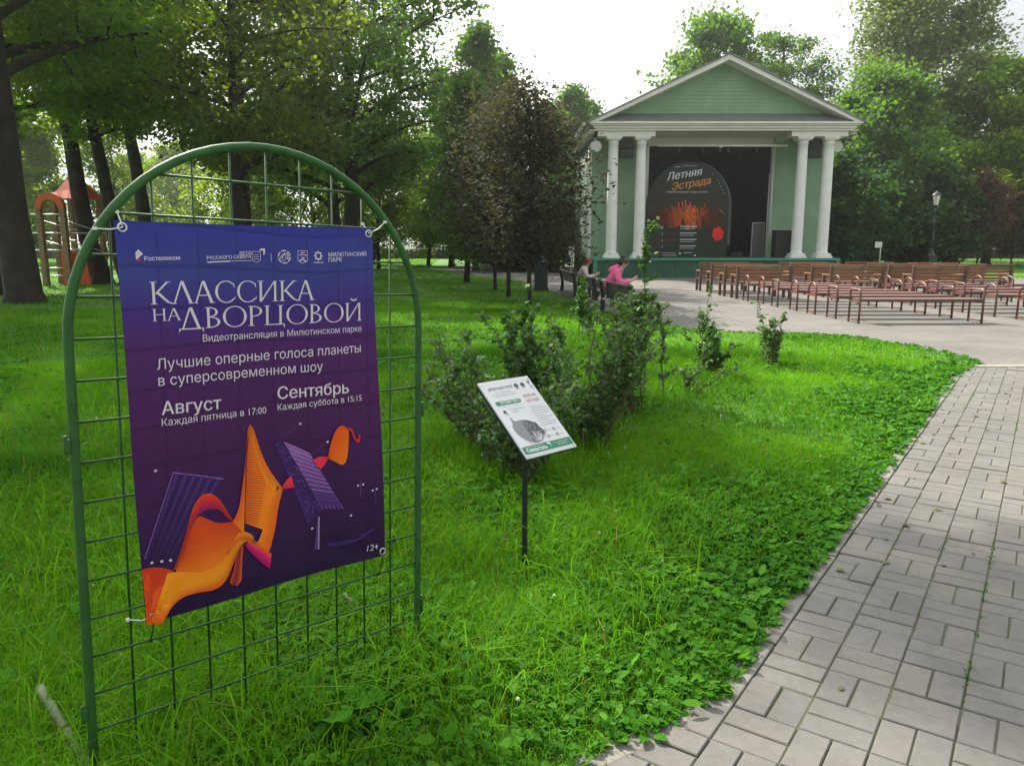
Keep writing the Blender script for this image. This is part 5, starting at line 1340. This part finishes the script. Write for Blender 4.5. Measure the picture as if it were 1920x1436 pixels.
p1 = person((1.86, 20.6, 0), R(-6), 'person with short red hair in a pale patterned blouse reading on the bench', M['pale_top'], mat('red_hair', (.17, .045, .022), .5, .35, 50), 'short', M['denim'], .08)
for pr, (x, y) in ((p2, (.55, 0)), (p1, (.465, 0))):
    b = MB(); b.box((0, 0, 0), (.008, .075, .15)); o = b.build('phone', M['print_dark'], None, bevel=.003)
    rz = pr.rotation_euler.z; o.location = (pr.location.x+x*math.cos(rz)-y*math.sin(rz), pr.location.y+x*math.sin(rz)+y*math.cos(rz), .80 if pr is p2 else .765); o.rotation_euler = (0, R(-25), rz)
    tag(o, 'dark phone in the hands of the person in pink' if pr is p2 else 'dark phone in the hands of the red-haired person', 'phone')

# ================================================================ PLAYGROUND
r_ = empty('play_arch', (-16.3, 27.8, 0), 0, 'orange arch on two wooden posts with rails at the playground', 'play equipment')
for x in (-.42, .42):
    b = MB(); b.box((x, 0, 1.36), (.19, .19, 2.72)); b.build('post', M['play_post'], r_, bevel=.02)
b = MB(); n = 20; o_ = [(.52*math.cos(math.pi*i/n), 2.70+.55*math.sin(math.pi*i/n)) for i in range(n+1)]; i_ = [(.30*math.cos(math.pi*i/n), 2.70+.32*math.sin(math.pi*i/n)) for i in range(n, -1, -1)]
for k in range(n):
    pts = [o_[k], o_[k+1], i_[n-k-1], i_[n-k]]; b.prism(pts, 'y', -.10, .10)
b.build('arch', M['orange'], r_)
b = MB()
for z in (2.50, 1.85, 1.25, .62, .35): b.tube([(-.75, .02, z), (.42, .02, z)], .022, 6)
for z in (2.3, 1.6): b.tube([(.42, .05, z), (1.5, .9, z-.5)], .022, 6); b.tube([(-.42, .05, z), (.9, 1.2, z-.55)], .02, 6)
b.tube([(.42, .02, 1.85), (1.3, .1, 1.85)], .022, 6)
b.build('rail', M['galv'], r_)
r_ = empty('play_tower', (-16.5, 29.6, 0), 0, 'play tower with flared blue-grey and orange pointed roof', 'play equipment')
for x in (-.55, .55):
    for y in (-.55, .55):
        b = MB(); b.box((x+.15, y, 1.58), (.18, .18, 3.16)); b.build('post', M['play_post'], r_, bevel=.02)
b = MB(); prof = [(1.02, 3.10), (.62, 3.42), (.34, 3.72), (.16, 4.02), (.05, 4.30), (0, 4.45)]
b.lathe(prof, (.15, 0, 0), 4, False); o = b.build('roof', M['blue_roof'], r_); o.data.transform(Matrix.Translation((.15, 0, 0)) @ Matrix.Rotation(R(20), 4, 'Z') @ Matrix.Translation((-.15, 0, 0)))
b = MB()
for k in range(4):
    a_, c_ = R(20+90*k), R(110+90*k); P = lambda r, z, t: (.15+r*math.cos(t)*1.02, r*math.sin(t)*1.02, z)
    mid = ((P(.62, 3.42, a_)[0]+P(.62, 3.42, c_)[0])/2*.5+P(.30, 3.78, (a_+c_)/2)[0]*.5, (P(.62, 3.42, a_)[1]+P(.62, 3.42, c_)[1])/2*.5+P(.30, 3.78, (a_+c_)/2)[1]*.5, 3.66)
    b.add([P(1.02, 3.10, a_), P(1.02, 3.10, c_), P(.62, 3.42, c_), P(.36, 3.72, c_), P(.26, 3.84, c_), P(.26, 3.84, a_), P(.36, 3.72, a_), P(.62, 3.42, a_)], [(0, 1, 2, 7), (7, 2, 3, 6), (6, 3, 4, 5)])
b.build('roof_skirt', M['orange'], r_)
b = MB(); b.box((.15, 0, 1.2), (1.3, 1.3, .08)); b.build('platform', M['play_post'], r_)
b = MB()
for z in (1.6, 2.0): b.tube([(-.4, -.55, z), (.7, -.55, z)], .022, 6); b.tube([(.7, -.55, z), (.7, .55, z)], .022, 6)
b.build('rail', M['galv'], r_)
r_ = empty('climbing_board', (-15.75, 28.0, 0), R(6), 'orange tapered play panel on the ground beside the arch', 'play equipment')
b = MB(); b.prism([(-.45, 0), (.50, 0), (.36, 1.15), (-.45, 1.15)], 'y', -.03, .03); b.build('panel', M['orange'], r_, bevel=.01)
b = MB(); b.box((-.4, .12, .6), (.09, .12, 1.2)); b.box((.32, .12, .5), (.09, .12, 1.0)); b.build('post', M['play_post'], r_)
r_ = empty('play_slide', (-14.3, 28.8, 0), R(15), 'red playground slide with pale side rail behind the banner', 'play equipment')
b = MB(); b.prism([(0, .12), (.25, .10), (1.6, 1.25), (1.6, 1.40), (0, .30)], 'y', -.04, .04); b.prism([(0, .12), (.25, .10), (1.6, 1.25), (1.6, 1.40), (0, .30)], 'y', .46, .54); b.build('side', M['orange'], r_)
b = MB(); b.add([(0, -.03, .16), (0, .47, .16), (1.6, .47, 1.28), (1.6, -.03, 1.28), (0, -.03, .12), (0, .47, .12), (1.6, .47, 1.24), (1.6, -.03, 1.24)], [(0, 1, 2, 3), (7, 6, 5, 4), (0, 4, 5, 1), (2, 6, 7, 3), (1, 5, 6, 2), (0, 3, 7, 4)]); b.build('chute', M['galv'], r_)
b = MB(); b.box((1.55, .22, .65), (.10, .5, 1.3)); b.build('support', M['play_post'], r_)

# ================================================================ FENCE, HEDGE, PARKED CARS
def fence(x0, x1, y, label):
    r_ = empty('iron_fence', (x0, y, 0), 0, label, 'fence', 'iron fence along the street')
    b = MB(); n = int((x1-x0)/.16)
    for i in range(n): b.tube([(i*.16, 0, .1), (i*.16, 0, 2.85)], .024, 4, False)
    b.bx(0, x1-x0, -.02, .02, .28, .34); b.bx(0, x1-x0, -.02, .02, 2.52, 2.58); b.build('bars', M['iron'], r_)
    for i in range(int((x1-x0)/3)+1):
        p = MB(); p.box((i*3, .06, 1.5), (.14, .14, 3.0)); p.lathe([(.1, 3.0), (.1, 3.06), (0, 3.14)], (i*3, .06, 0), 6); p.build('post', M['horn'], r_)
fence(-66, 1, 80, 'black iron bar fence with pale posts beyond the left lawn')
fence(34, 74, 80, 'black iron bar fence with pale posts beyond the right lawn')
def hedge(x0, x1, y, h, d, label, n):
    r_ = empty('clipped_hedge', (x0, y, 0), 0, label, 'hedge', 'low clipped hedges')
    L_ = x1-x0; b = MB(); b.bx(0, L_, -d*.4, d*.4, 0, h*.9); b.build('branches', M['stem'], r_)
    P = np.column_stack([rg.random(n)*L_, (rg.random(n)-.5)*d, rg.random(n)*h]); top = rg.random(n) < .4; P[top, 2] = h+rg.normal(0, .03, top.sum()); P[~top, 1] = np.where(rg.random((~top).sum()) < .7, -d/2, d/2)+rg.normal(0, .04, (~top).sum())
    leafcloud('leaves', P, np.full(n, .13), M['leaf_hedge'], rg.random(n), r_, .2)

def leafcloud(name, P, size, m, tint, parent=None, upb=.5, elong=1.7, rgx=None):
    rx = rgx or rg; n = len(P)
    nr = rx.normal(0, 1, (n, 3)); nr[:, 2] = np.abs(nr[:, 2])+upb; nr /= np.linalg.norm(nr, axis=1)[:, None]
    t = rx.normal(0, 1, (n, 3)); t -= nr*(t*nr).sum(1)[:, None]; t /= np.linalg.norm(t, axis=1)[:, None]; b = np.cross(nr, t)
    Lh = (size*.5)[:, None]*math.sqrt(elong); Wh = (size*.5)[:, None]/math.sqrt(elong)
    up = nr*Wh*.35
    V_ = np.stack([P-t*Lh, P+b*Wh-t*Lh*.1+up, P+t*Lh-up*.5, P-b*Wh-t*Lh*.1+up], 1).reshape(-1, 3)
    return npmesh(name, V_, 4, m, tint, parent)
M['leaf_hedge'] = leafmat('hedge_leaves', (.014, .012, .006), (.034, .028, .012), .15)
hedge(-62, .5, 75.5, .80, .9, 'low dark clipped hedge across the far end of the left lawn', 16000)
hedge(33, 72, 76, .80, .9, 'low dark clipped hedge across the far end of the right lawn', 9000)
def car(paint):
    r_ = empty('parked_car')
    b = MB(); prof = [(-2.15, .32), (-2.2, .55), (-2.12, .86), (-1.2, .95), (-.62, 1.42), (.75, 1.46), (1.55, 1.0), (2.1, .92), (2.2, .6), (2.15, .32)]
    b.prism(prof, 'y', -.85, .85); b.build('body', paint, r_, bevel=.06)
    b = MB()
    for s_ in (-1, 1): b.prism([(-1.08, .96), (-.58, 1.36), (.70, 1.40), (1.36, 1.0)], 'y', s_*.852, s_*.865)
    b.build('window', M['car_glass'], r_)
    for x in (-1.38, 1.38):
        for s_ in (-1, 1):
            w_ = MB(); w_.lathe([(.2, -.1), (.31, -.1), (.33, -.06), (.33, .06), (.31, .1), (.2, .1)], n=18); o = w_.build('wheel', M['black'], r_); o.location = (x, s_*.8, .33); o.rotation_euler = (R(90), 0, 0)
            w_ = MB(); w_.lathe([(0, .0), (.2, .02), (.21, .0)], n=14); ri = w_.build('rim', M['galv'], o); ri.location = (0, 0, -s_*.1)
    return r_
M['car_glass'] = flat('car_glass', (.02, .025, .03), .08, .6)
cw = car(mat('white_car_paint', (.65, .66, .68), .25, .03, 2, spec=.6)); cw.location = (-9.5, 86, 0); tag(cw, 'white parked car behind the iron fence, left of the purple maples', 'car', 'cars parked beyond the fence')
cg = car(mat('grey_car_paint', (.12, .14, .16), .25, .03, 2, spec=.6)); cg.location = (-49, 84, 0); tag(cg, 'dark grey parked car seen through the playground rails', 'car', 'cars parked beyond the fence')
c2 = copy_tree(cw); c2.location = (-52.5, 88, 0); tag(c2, 'white parked car seen beyond the playground rails', 'car', 'cars parked beyond the fence')
c3 = copy_tree(cg); c3.location = (-15.5, 86, 0); tag(c3, 'dark grey parked car behind the iron fence, left of the white car', 'car', 'cars parked beyond the fence')
c4 = copy_tree(cw); c4.location = (52, 86, 0); tag(c4, 'white parked car behind the fence of the right lawn', 'car', 'cars parked beyond the fence')

# ================================================================ SHRUBS NEAR THE CAMERA
M['leaf_shrub'] = leafmat('cotoneaster_leaves', (.030, .085, .022), (.11, .21, .062), .36, (1.5, 1.5, .6), .55)
def shrub(loc, label, stems, hgt, spread, nleaf, seed, size=.036, lean=(0, 0), m=None, name='leafy_shrub', tips=.4, group='shiny leaved shrubs in the lawn'):
    rx = np.random.default_rng(seed); r_ = empty(name, loc, 0, label, 'shrub', group)
    b = MB(); P = []
    for k in range(stems):
        az = rx.random()*6.283; h = hgt*(.45+.55*rx.random()) if k else hgt; sp = spread*(.25+.75*rx.random())*(.4 if k == 0 else 1)
        d = np.array([math.cos(az)*sp+lean[0]*h, math.sin(az)*sp+lean[1]*h]); o_ = rx.normal(0, .05+.06*spread, 2)
        pts = []; wob = rx.normal(0, .03, (7, 2))
        for i in range(7):
            t = i/6; pts.append((o_[0]+d[0]*t**1.35+wob[i, 0]*t, o_[1]+d[1]*t**1.35+wob[i, 1]*t, h*(t*1.12-.12*t*t)))
        b.tube(pts, [.0075*(1-.75*i/6)*(.6+hgt*.4) for i in range(7)], 5, False)
        pts = np.array(pts)
        for j in range(int(6+h*11)):                      # side twigs
            t = .12+.86*rx.random(); i = min(5, int(t*6)); p = pts[i]*(1-(t*6-i))+pts[i+1]*(t*6-i)
            dr = rx.normal(0, 1, 3); dr[2] = abs(dr[2])*.8+.15; dr /= np.linalg.norm(dr); ln = (.05+.13*rx.random())*(1.15-.6*t)*(.55+.5*hgt)
            q_ = p+dr*ln; b.tube([p, (p+q_)/2+rx.normal(0, .008, 3), q_], [.003, .002, .0012], 4, False)
            for s_ in np.linspace(.2, 1, 7): P.append(p*(1-s_)+q_*s_)
        for s_ in np.linspace(.35, 1, int(26*hgt)): 
            i = min(5, int(s_*6)); P.append(pts[i]*(1-(s_*6-i))+pts[i+1]*(s_*6-i))
    P = np.array(P); idx = rx.integers(0, len(P), nleaf); Q = P[idx]+rx.normal(0, .014, (nleaf, 3)); Q[:, 2] = np.maximum(Q[:, 2], .01)
    b.build('stems', M['stem'], r_)
    leafcloud('leaves', Q, size*(.6+.7*rx.random(nleaf)), m or M['leaf_shrub'], np.clip(.55*rx.random(nleaf)+.45*np.repeat(rx.random(len(P)//5+1), 5)[:len(P)][idx], 0, 1), r_, .7, 1.75, rx)
    return r_
shrub((.02, 4.85, 0), 'dense dark shrub directly behind the tilted plant sign', 28, .80, .62, 3600, 1)
shrub((-.28, 5.6, 0), 'open shrub with stems reaching left behind the plant sign', 16, .92, .46, 1700, 2, lean=(-.26, -.1))
shrub((.12, 6.6, 0), 'upright shrub with bluish green tips left of the pink-jacket bench', 14, .98, .36, 2500, 3, .042)
shrub((.58, 5.5, 0), 'tall many stemmed shrub right of the plant sign', 24, 1.10, .56, 3200, 4)
shrub((.98, 6.6, 0), 'thin stemmed shrub at the foot of the tallest stem', 18, 1.12, .50, 2600, 5)
shrub((1.42, 7.3, 0), 'tallest single stemmed shrub rising in front of the stage column', 2, 1.66, .10, 1000, 6, .040)
shrub((1.75, 7.6, 0), 'slender shrub with branches arching right over the paving', 4, .60, .34, 380, 16, .034, lean=(.5, 0))
M['leaf_weed'] = leafmat('weed_leaves', (.035, .105, .018), (.085, .20, .035), .3, (1.5, 1.4, .5), .45)
shrub((2.32, 8.75, 0), 'low bushy shrub standing alone in the lawn with thin bare tips', 12, .62, .34, 1700, 7, .045, m=M['leaf_weed'])
shrub((3.18, 9.35, 0), 'small shrub with grass round its foot nearest the metal benches', 8, .80, .26, 650, 8, .045)
shrub((2.25, 14.0, 0), 'leafy light green shrub hiding the end of the nearest park bench', 12, .62, .40, 900, 9, .075, m=M['leaf_weed'])
shrub((1.15, 12.6, 0), 'tall weed with large pale leaves before the old park benches', 4, .95, .15, 180, 10, .11, m=M['leaf_weed'])
shrub((.16, 12.2, 0), 'tall weed with large pale leaves by the thin maple stems', 3, .85, .12, 130, 12, .12, m=M['leaf_weed'])
shrub((2.95, 11.9, 0), 'feathery upright weed at the corner of the lawn', 5, .85, .12, 220, 13, .05, m=M['leaf_weed'])
def burdock(loc, rz, sc, label):
    r_ = empty('broad_leaf_weed', loc, rz, label, 'weed', 'broad leaved weeds in the grass'); r_.scale = (sc, sc, sc)
    rx = random.Random(int(sc*1000))
    for k in range(4):
        az = k*1.6+rx.uniform(-.3, .3); L_ = rx.uniform(.15, .24); W_ = L_*.40; tl = rx.uniform(.25, .8); b = MB(); nx_, ny_ = 6, 9; vs = []
        for j in range(ny_+1):
            t = j/ny_; w_ = W_*(math.sin(math.pi*min(1, t*.93+.07))**.7)*(1.15-.5*t)
            for i in range(nx_+1):
                s_ = i/nx_*2-1; x = .05+L_*t; z = .07+L_*t*tl-.25*L_*t*t+.22*abs(s_)*w_+.006*math.sin(t*20+s_*4)
                vs.append((x*math.cos(az)-s_*w_*math.sin(az), x*math.sin(az)+s_*w_*math.cos(az), z))
        b.add(vs, [(j*(nx_+1)+i, j*(nx_+1)+i+1, (j+1)*(nx_+1)+i+1, (j+1)*(nx_+1)+i) for j in range(ny_) for i in range(nx_)], True); b.tube([(0, 0, 0), (.05*math.cos(az), .05*math.sin(az), .07)], .005, 5, False)
        b.build('leaf', M['burdock'], r_)
M['burdock'] = leafmat('burdock_leaf', (.045, .17, .012), (.06, .2, .02), .3, (1.5, 1.3, .5), .85, .05, None, .04)
burdock((-.60, 2.18, 0), .3, .8, 'weed with one big pale heart-shaped leaf under the wire grid')
burdock((.07, 3.28, 0), 2.2, .5, 'broad leaved weed at the foot of the sign post')
burdock((.12, 2.35, 0), 1.2, .4, 'broad leaved weed in the clover between frame and path')
burdock((.42, 2.12, 0), .9, .3, 'small broad leaved weed at the corner of the kerb')
# ================================================================ TREES
LF = {}
LF['oak'] = leafmat('dark_green_leaves', (.060, .135, .015), (.160, .270, .030), .55, (2.0, 1.8, .45), .6)
LF['light'] = leafmat('light_green_leaves', (.085, .17, .020), (.20, .31, .040), .55, (1.8, 1.6, .45), .6)
LF['mid'] = leafmat('mid_green_leaves', (.045, .115, .026), (.100, .205, .042), .46, (1.8, 1.7, .5), .6)
LF['maple'] = leafmat('bronze_maple_leaves', (.062, .112, .026), (.130, .190, .042), .52, (1.8, 1.6, .5), .6)
LF['purple'] = leafmat('purple_maple_leaves', (.031, .033, .026), (.066, .072, .048), .36, (1.6, 1.35, .8), .75, .12, None, .10)
LF['poplar'] = leafmat('silvery_poplar_leaves', (.10, .17, .05), (.23, .30, .12), .40, (1.4, 1.4, .6), .6)
LF['dark'] = leafmat('lilac_dark_leaves', (.012, .046, .014), (.055, .135, .032), .34, (1.7, 1.6, .6), .65)
LF['red'] = leafmat('red_leaves', (.050, .032, .022), (.10, .065, .042), .35, (1.8, 1.0, .6), .6)
def prof(kind, f):
    if kind == 'round': return math.sin(math.pi*min(1, .12+.86*f))**.6
    if kind == 'cone': return (1-f)**.75*.95+.06
    if kind == 'column': return math.sin(math.pi*min(1, .10+.88*f))**.38*(1-.25*f)
    if kind == 'spread': return (.55+.45*math.sin(math.pi*f))*(1-.35*f)
    return 1
def tree(seed, H, r0, cb, Rr, kind, leaf, nb=26, nleaf=22000, size=.2, sig=.42, bark='bark', lean=(0, 0), name='tree', up=.45, wig=.15, drop=0, nsub=5, upb=.5):
    """tapered trunk with limbs, leaves gathered round the twigs"""
    rx = np.random.default_rng(seed); r_ = empty(name)
    b = MB(); K = 9; tp = []; wob = np.cumsum(rx.normal(0, wig, (K+1, 2)), 0)*.35; wob[0] = 0
    for i in range(K+1):
        t = i/K; tp.append(np.array([lean[0]*H*t+wob[i, 0], lean[1]*H*t+wob[i, 1], H*.94*t]))
    rad = lambda t: r0*(1-.88*t)+.012
    pts = [tp[0]+np.array([0, 0, -.1]), tp[0]+np.array([0, 0, .25])]+tp[1:]
    b.tube(pts, [r0*1.45, r0*1.08]+[rad(i/K) for i in range(1, K+1)], 12, False)
    at = lambda z: (lambda t: tp[min(K-1, int(t*K))]*(1-(t*K-min(K-1, int(t*K))))+tp[min(K-1, int(t*K))+1]*(t*K-min(K-1, int(t*K))))(min(.999, z/(H*.94)))
    C_ = []; Wt = []; cid = []
    for k in range(nb):
        f = (k+.5)/nb; z = cb+(H-cb)*f; Lb = Rr*prof(kind, f)*(.62+.5*rx.random()); az = k*2.4+rx.normal(0, .35); u = up*(.6+.8*rx.random())*(1 if f < .8 else 1.6)
        zb = max(cb*.72, min(H*.90, z-Lb*u)); p0 = at(zb); p3 = np.array([p0[0]+math.cos(az)*Lb, p0[1]+math.sin(az)*Lb, z-drop*Lb*rx.random()])
        mid = p0*.5+p3*.5+np.array([0, 0, Lb*.13])+rx.normal(0, Lb*.06, 3); br = [p0*(1-t)**2+2*mid*t*(1-t)+p3*t*t for t in np.linspace(0, 1, 6)]
        rb0 = max(.018, rad(zb/(H*.94))*.42)
        b.tube(br, [rb0*(1-.8*t)+.006 for t in np.linspace(0, 1, 6)], 6, False)
        for j in range(nsub):
            t = .28+.72*(j+rx.random())/nsub; i = min(4, int(t*5)); p = br[i]*(1-(t*5-i))+br[i+1]*(t*5-i)
            d = rx.normal(0, 1, 3); d[2] = d[2]*.6+.18; d += np.array([math.cos(az), math.sin(az), 0])*.7; d /= np.linalg.norm(d); ln = Lb*(.20+.25*rx.random())*(1.15-.45*t)+.25
            q_ = p+d*ln; b.tube([p, (p+q_)/2+rx.normal(0, ln*.07, 3), q_], [rb0*.32+.006, rb0*.2+.005, .005], 4, False)
            for s_ in (.4, .7, 1.0): C_.append(p*(1-s_)+q_*s_); Wt.append(.5+rx.random()); cid.append(rx.random())
    b.build('trunk', M[bark], r_)
    C_ = np.array(C_); Wt = np.array(Wt); Wt /= Wt.sum(); cid = np.array(cid)
    idx = rx.choice(len(C_), nleaf, p=Wt); sg = sig*(.6+.7*rx.random(len(C_)))[idx][:, None]
    P = C_[idx]+rx.normal(0, 1, (nleaf, 3))*sg*np.array([1, 1, .62])
    P[:, 2] = np.maximum(P[:, 2], .15)
    leafcloud('crown', P, size*(.65+.6*rx.random(nleaf)), LF[leaf], np.clip(.5*cid[idx]+.5*rx.random(nleaf), 0, 1), r_, upb, 1.45, rx)
    return r_
PT = {}
def proto(key, **k): PT[key] = [tree(**k), False]
def plant(key, x, y, label, s=1.0, rz=0, sz=None, group=None, cat='tree', tilt=None):
    o, used = PT[key]
    if used: o = copy_tree(o)
    PT[key][1] = True
    o.location = (x, y, 0); o.rotation_euler = (tilt[0] if tilt else 0, tilt[1] if tilt else 0, rz); o.scale = (s, s, sz or s)
    tag(o, label, cat, group); return o
proto('old', seed=21, H=21, r0=.40, cb=6.8, Rr=7.6, kind='spread', leaf='oak', nb=34, nleaf=60000, size=.14, sig=.48, name='old_tree', drop=.35, nsub=6)
proto('oldb', seed=41, H=17, r0=.44, cb=5.6, Rr=5.4, kind='spread', leaf='oak', nb=28, nleaf=30000, size=.15, sig=.46, name='old_tree', drop=.4)
proto('lean', seed=22, H=16, r0=.33, cb=6.6, Rr=4.2, kind='spread', leaf='oak', nb=24, nleaf=21000, size=.16, sig=.45, name='old_tree', lean=(-.11, 0), drop=.4)
proto('ash', seed=23, H=15.5, r0=.36, cb=4.2, Rr=5.6, kind='round', leaf='mid', nb=30, nleaf=30000, size=.17, sig=.42, name='broadleaf_tree', drop=.3, wig=.22)
proto('bronze', seed=24, H=12.5, r0=.22, cb=4.2, Rr=3.8, kind='round', leaf='maple', nb=24, nleaf=15000, size=.17, sig=.40, name='maple_tree', drop=.4)
proto('young', seed=25, H=9, r0=.11, cb=1.6, Rr=2.5, kind='column', leaf='light', nb=24, nleaf=11000, size=.16, sig=.40, name='young_tree', up=.9)
proto('wood', seed=26, H=13, r0=.22, cb=2.6, Rr=4.2, kind='round', leaf='mid', nb=28, nleaf=26000, size=.26, sig=.55, name='woodland_tree')
proto('woodl', seed=27, H=13, r0=.20, cb=2.2, Rr=3.8, kind='column', leaf='light', nb=28, nleaf=24000, size=.25, sig=.52, name='woodland_tree')
proto('slim', seed=28, H=13, r0=.18, cb=2.0, Rr=2.4, kind='cone', leaf='mid', nb=30, nleaf=16000, size=.22, sig=.36, name='slim_tree', up=1.0)
proto('purple', seed=29, H=5.5, r0=.052, cb=1.45, Rr=1.45, kind='column', leaf='purple', nb=26, nleaf=7000, size=.12, sig=.36, name='purple_maple', up=1.1, wig=.05, upb=1.6)
proto('poplar', seed=30, H=22, r0=.34, cb=8.5, Rr=5.6, kind='round', leaf='poplar', nb=38, nleaf=42000, size=.28, sig=.75, name='poplar_tree', up=.9, bark='bark_pale', wig=.2)
proto('lilac', seed=31, H=6.4, r0=.09, cb=.5, Rr=3.1, kind='round', leaf='dark', nb=30, nleaf=20000, size=.23, sig=.36, name='dark_shrub', up=.8, nsub=6)
proto('linden', seed=32, H=14, r0=.30, cb=2.8, Rr=5.0, kind='round', leaf='oak', nb=30, nleaf=32000, size=.26, sig=.55, name='linden_tree')
proto('redm', seed=33, H=5.6, r0=.07, cb=1.3, Rr=1.7, kind='round', leaf='red', nb=22, nleaf=9000, size=.18, sig=.30, name='red_leaved_tree', up=.8)
WG = 'trees at the left side of the park'
plant('old', -12.4, 19.6, 'old tree with the thickest dark trunk, rising at the left edge of the lawn', 1, .6, group=WG)
plant('oldb', -15.2, 22.6, 'second thick old tree, half cut off by the left picture edge', .95, 2.9, group=WG)
plant('lean', -15.3, 28.9, 'leaning old tree just right of the play tower roof', 1, 0, group=WG)
plant('lean', -14.0, 28.2, 'thinner leaning tree directly behind the left side of the arched frame', .82, .5, group=WG)
plant('lean', -15.9, 35.0, 'leaning tree with a dark trunk behind the top of the arched frame', 1.05, .2, group=WG)
plant('ash', -7.3, 34.5, 'broad tree with an open light crown right of the arched frame', 1.06, 1.0, group=WG)
plant('bronze', -9.2, 26.5, 'bronze leaved maple behind the arched frame', 1.05, 0, group=WG)
plant('bronze', -11.2, 33, 'farther bronze leaved maple between the dark trunks', 1.15, 2.2, group=WG)
plant('ash', -9.8, 44, 'broad tree deep in the wood behind the arch top', 1.1, 3.7, group=WG)
plant('old', -3.2, 17.0, 'tall shade tree whose crown overhangs the lawn from above', 1, 5.0, group=WG) if False else None
TH = 'young light green trees at the far end of the lawn'
for k, (x, y, s, lb) in enumerate([(-7.9, 46, 1.0, 'young light green tree right of the dark trunk at the lawn end'), (-5.6, 52, 1.05, 'young light green tree in the middle of the lawn end'), (-9.8, 55, 1.2, 'young light green tree behind the banner top edge'), (-12.6, 50, 1.0, 'young light green tree behind the arch wires'), (-16, 48, 1.1, 'young light green tree among the dark trunks'), (-20, 54, 1.2, 'young light green tree behind the play tower'), (-3.4, 58, .95, 'young light green tree left of the purple maples'), (-26, 52, 1.2, 'young light green tree at the far left')]):
    plant('young', x, y, lb, s, k*1.3, group=TH)
for k, (x, y, s, sz, lb) in enumerate([(-2.0, 43, .95, .98, 'slim tall tree with pointed top left behind the purple maples'), (-.9, 47, .9, .95, 'second slim tree behind the purple maples'), (-3.9, 50, 1.0, .92, 'slim tree in the gap left of the purple maples'), (4.6, 62, 1.15, 1.02, 'pointed tree left of the stage roof'), (5.9, 66, 1.1, 1.0, 'smaller pointed tree touching the stage roof'), (2.9, 58, 1.0, .88, 'pointed tree behind the purple crown')]):
    plant('slim', x, y, lb, s, k*1.9, sz, group='slim trees beyond the lawn')
plant('woodl', -31, 50, 'bright leafy tree closing the gap left of the play tower', .8, 2.0, group=WG)
plant('woodl', -38, 60, 'bright leafy tree far behind the thick left trunks', .9, 4.0, group=WG)
PG = 'young purple leaved maples beside the lamp post'
plant('purple', .42, 18.6, 'purple leaved young maple with the nearest thin trunk', .92, .3, group=PG)
plant('purple', -.10, 22.0, 'purple leaved young maple, middle of three', 1.04, 2.0, group=PG)
plant('purple', -.55, 25.0, 'purple leaved young maple with the farthest thin trunk', 1.02, 4.1, group=PG)
DG = 'dark bushes around the stage'
for x, y, s, sz, lb in ((.6, 42, .85, .70, 'dark bush left of the stage behind the lamp post'), (-.8, 45, .9, .75, 'dark bush under the purple maples'), (2.2, 48, .95, .9, 'dark bush behind the left wall of the stage'), (17.2, 43.0, 1.0, .95, 'tall dark bush touching the right side of the stage'), (20.8, 47.0, 1.15, 1.05, 'tall dark bush behind the small white notice'), (25.2, 49.5, 1.2, 1.0, 'tall dark bush behind the lamp with bright lantern'), (17.6, 49, 1.1, 1.25, 'taller dark bush behind the right stage corner'), (28.5, 55, .8, .8, 'low dark bush right of the bright lantern')):
    plant('lilac', x, y, lb, s, x, sz, group=DG, cat='bush')
plant('wood', 14.6, 60, 'tree crown rising behind the left slope of the stage roof', 1.1, .4, 1.36, group='trees behind the stage')
plant('ash', 20.6, 62, 'larger tree crown rising behind the ridge of the stage roof', 1.0, 1.9, 1.14, group='trees behind the stage')
plant('slim', 22.0, 64, 'thin pale tree between the roof and the poplar', 1.05, 2.8, 1.05, group='trees behind the stage')
plant('poplar', 30.5, 60, 'tall silvery poplar at the right, highest tree against the sky', 1.0, .3)
plant('wood', 23.0, 50, 'yellow green tree just right of the stage roof corner', .95, .9, .93, group='trees at the right side of the park')
plant('slim', -1.75, 30, 'slim green tree touching the left side of the purple maples', .62, 2.2, .60, group='slim trees beyond the lawn')
plant('linden', 33.5, 55, 'dark round linden under the poplar', 1.0, .2, .98, group='trees at the right side of the park')
plant('linden', 40, 60, 'dark linden at the right edge of the lawn', .95, 2.0, .95, group='trees at the right side of the park')
plant('woodl', 41.5, 50, 'light green tree at the far right edge above the lawn', 1.0, 2.1, group='trees at the right side of the park')
plant('lean', 34.6, 49.5, 'old tree with a thick trunk at the right picture edge', .62, 3.0, group='trees at the right side of the park')
plant('ash', 33, 72, 'broad tree behind the red leaved one', .9, .7, group='trees at the right side of the park')
plant('redm', 28.4, 47.5, 'small red leaved tree right of the bright lantern', .8, .2, 1.0, group='red leaved small trees')
plant('redm', 31.5, 49, 'second small red leaved tree near the right edge', .7, 2.4, .8, group='red leaved small trees')
# the wood that closes the view all round
BK = 'background trees closing the park'
rw = random.Random(9)
n_b = 0
for k in range(17):
    x = -92+k*9+rw.uniform(-2, 2); y = 92+rw.uniform(-3, 9)
    plant('wood' if k % 2 else 'woodl', x, y, 'leafy tree in the row that closes the park beyond the fence', rw.uniform(.85, 1.05), rw.uniform(0, 6), group=BK); n_b += 1

# ---------------------------------------------------------------- haze: thin volume added for back-lit glow, standing in for lens glare
hm = bpy.data.materials.new('glow_haze'); hm.use_nodes = True; n = hm.node_tree.nodes
n.remove(n['Principled BSDF']); pv = n.new('ShaderNodeVolumePrincipled'); pv.inputs['Color'].default_value = (.95, 1.0, .93, 1); pv.inputs['Density'].default_value = .0006; pv.inputs['Anisotropy'].default_value = .6
hm.node_tree.links.new(pv.outputs[0], n['Material Output'].inputs['Volume'])
hz = MB(); hz.bx(-405, 405, -65, 705, -1.1, 30); tag(hz.build('haze', hm), kind='stuff')
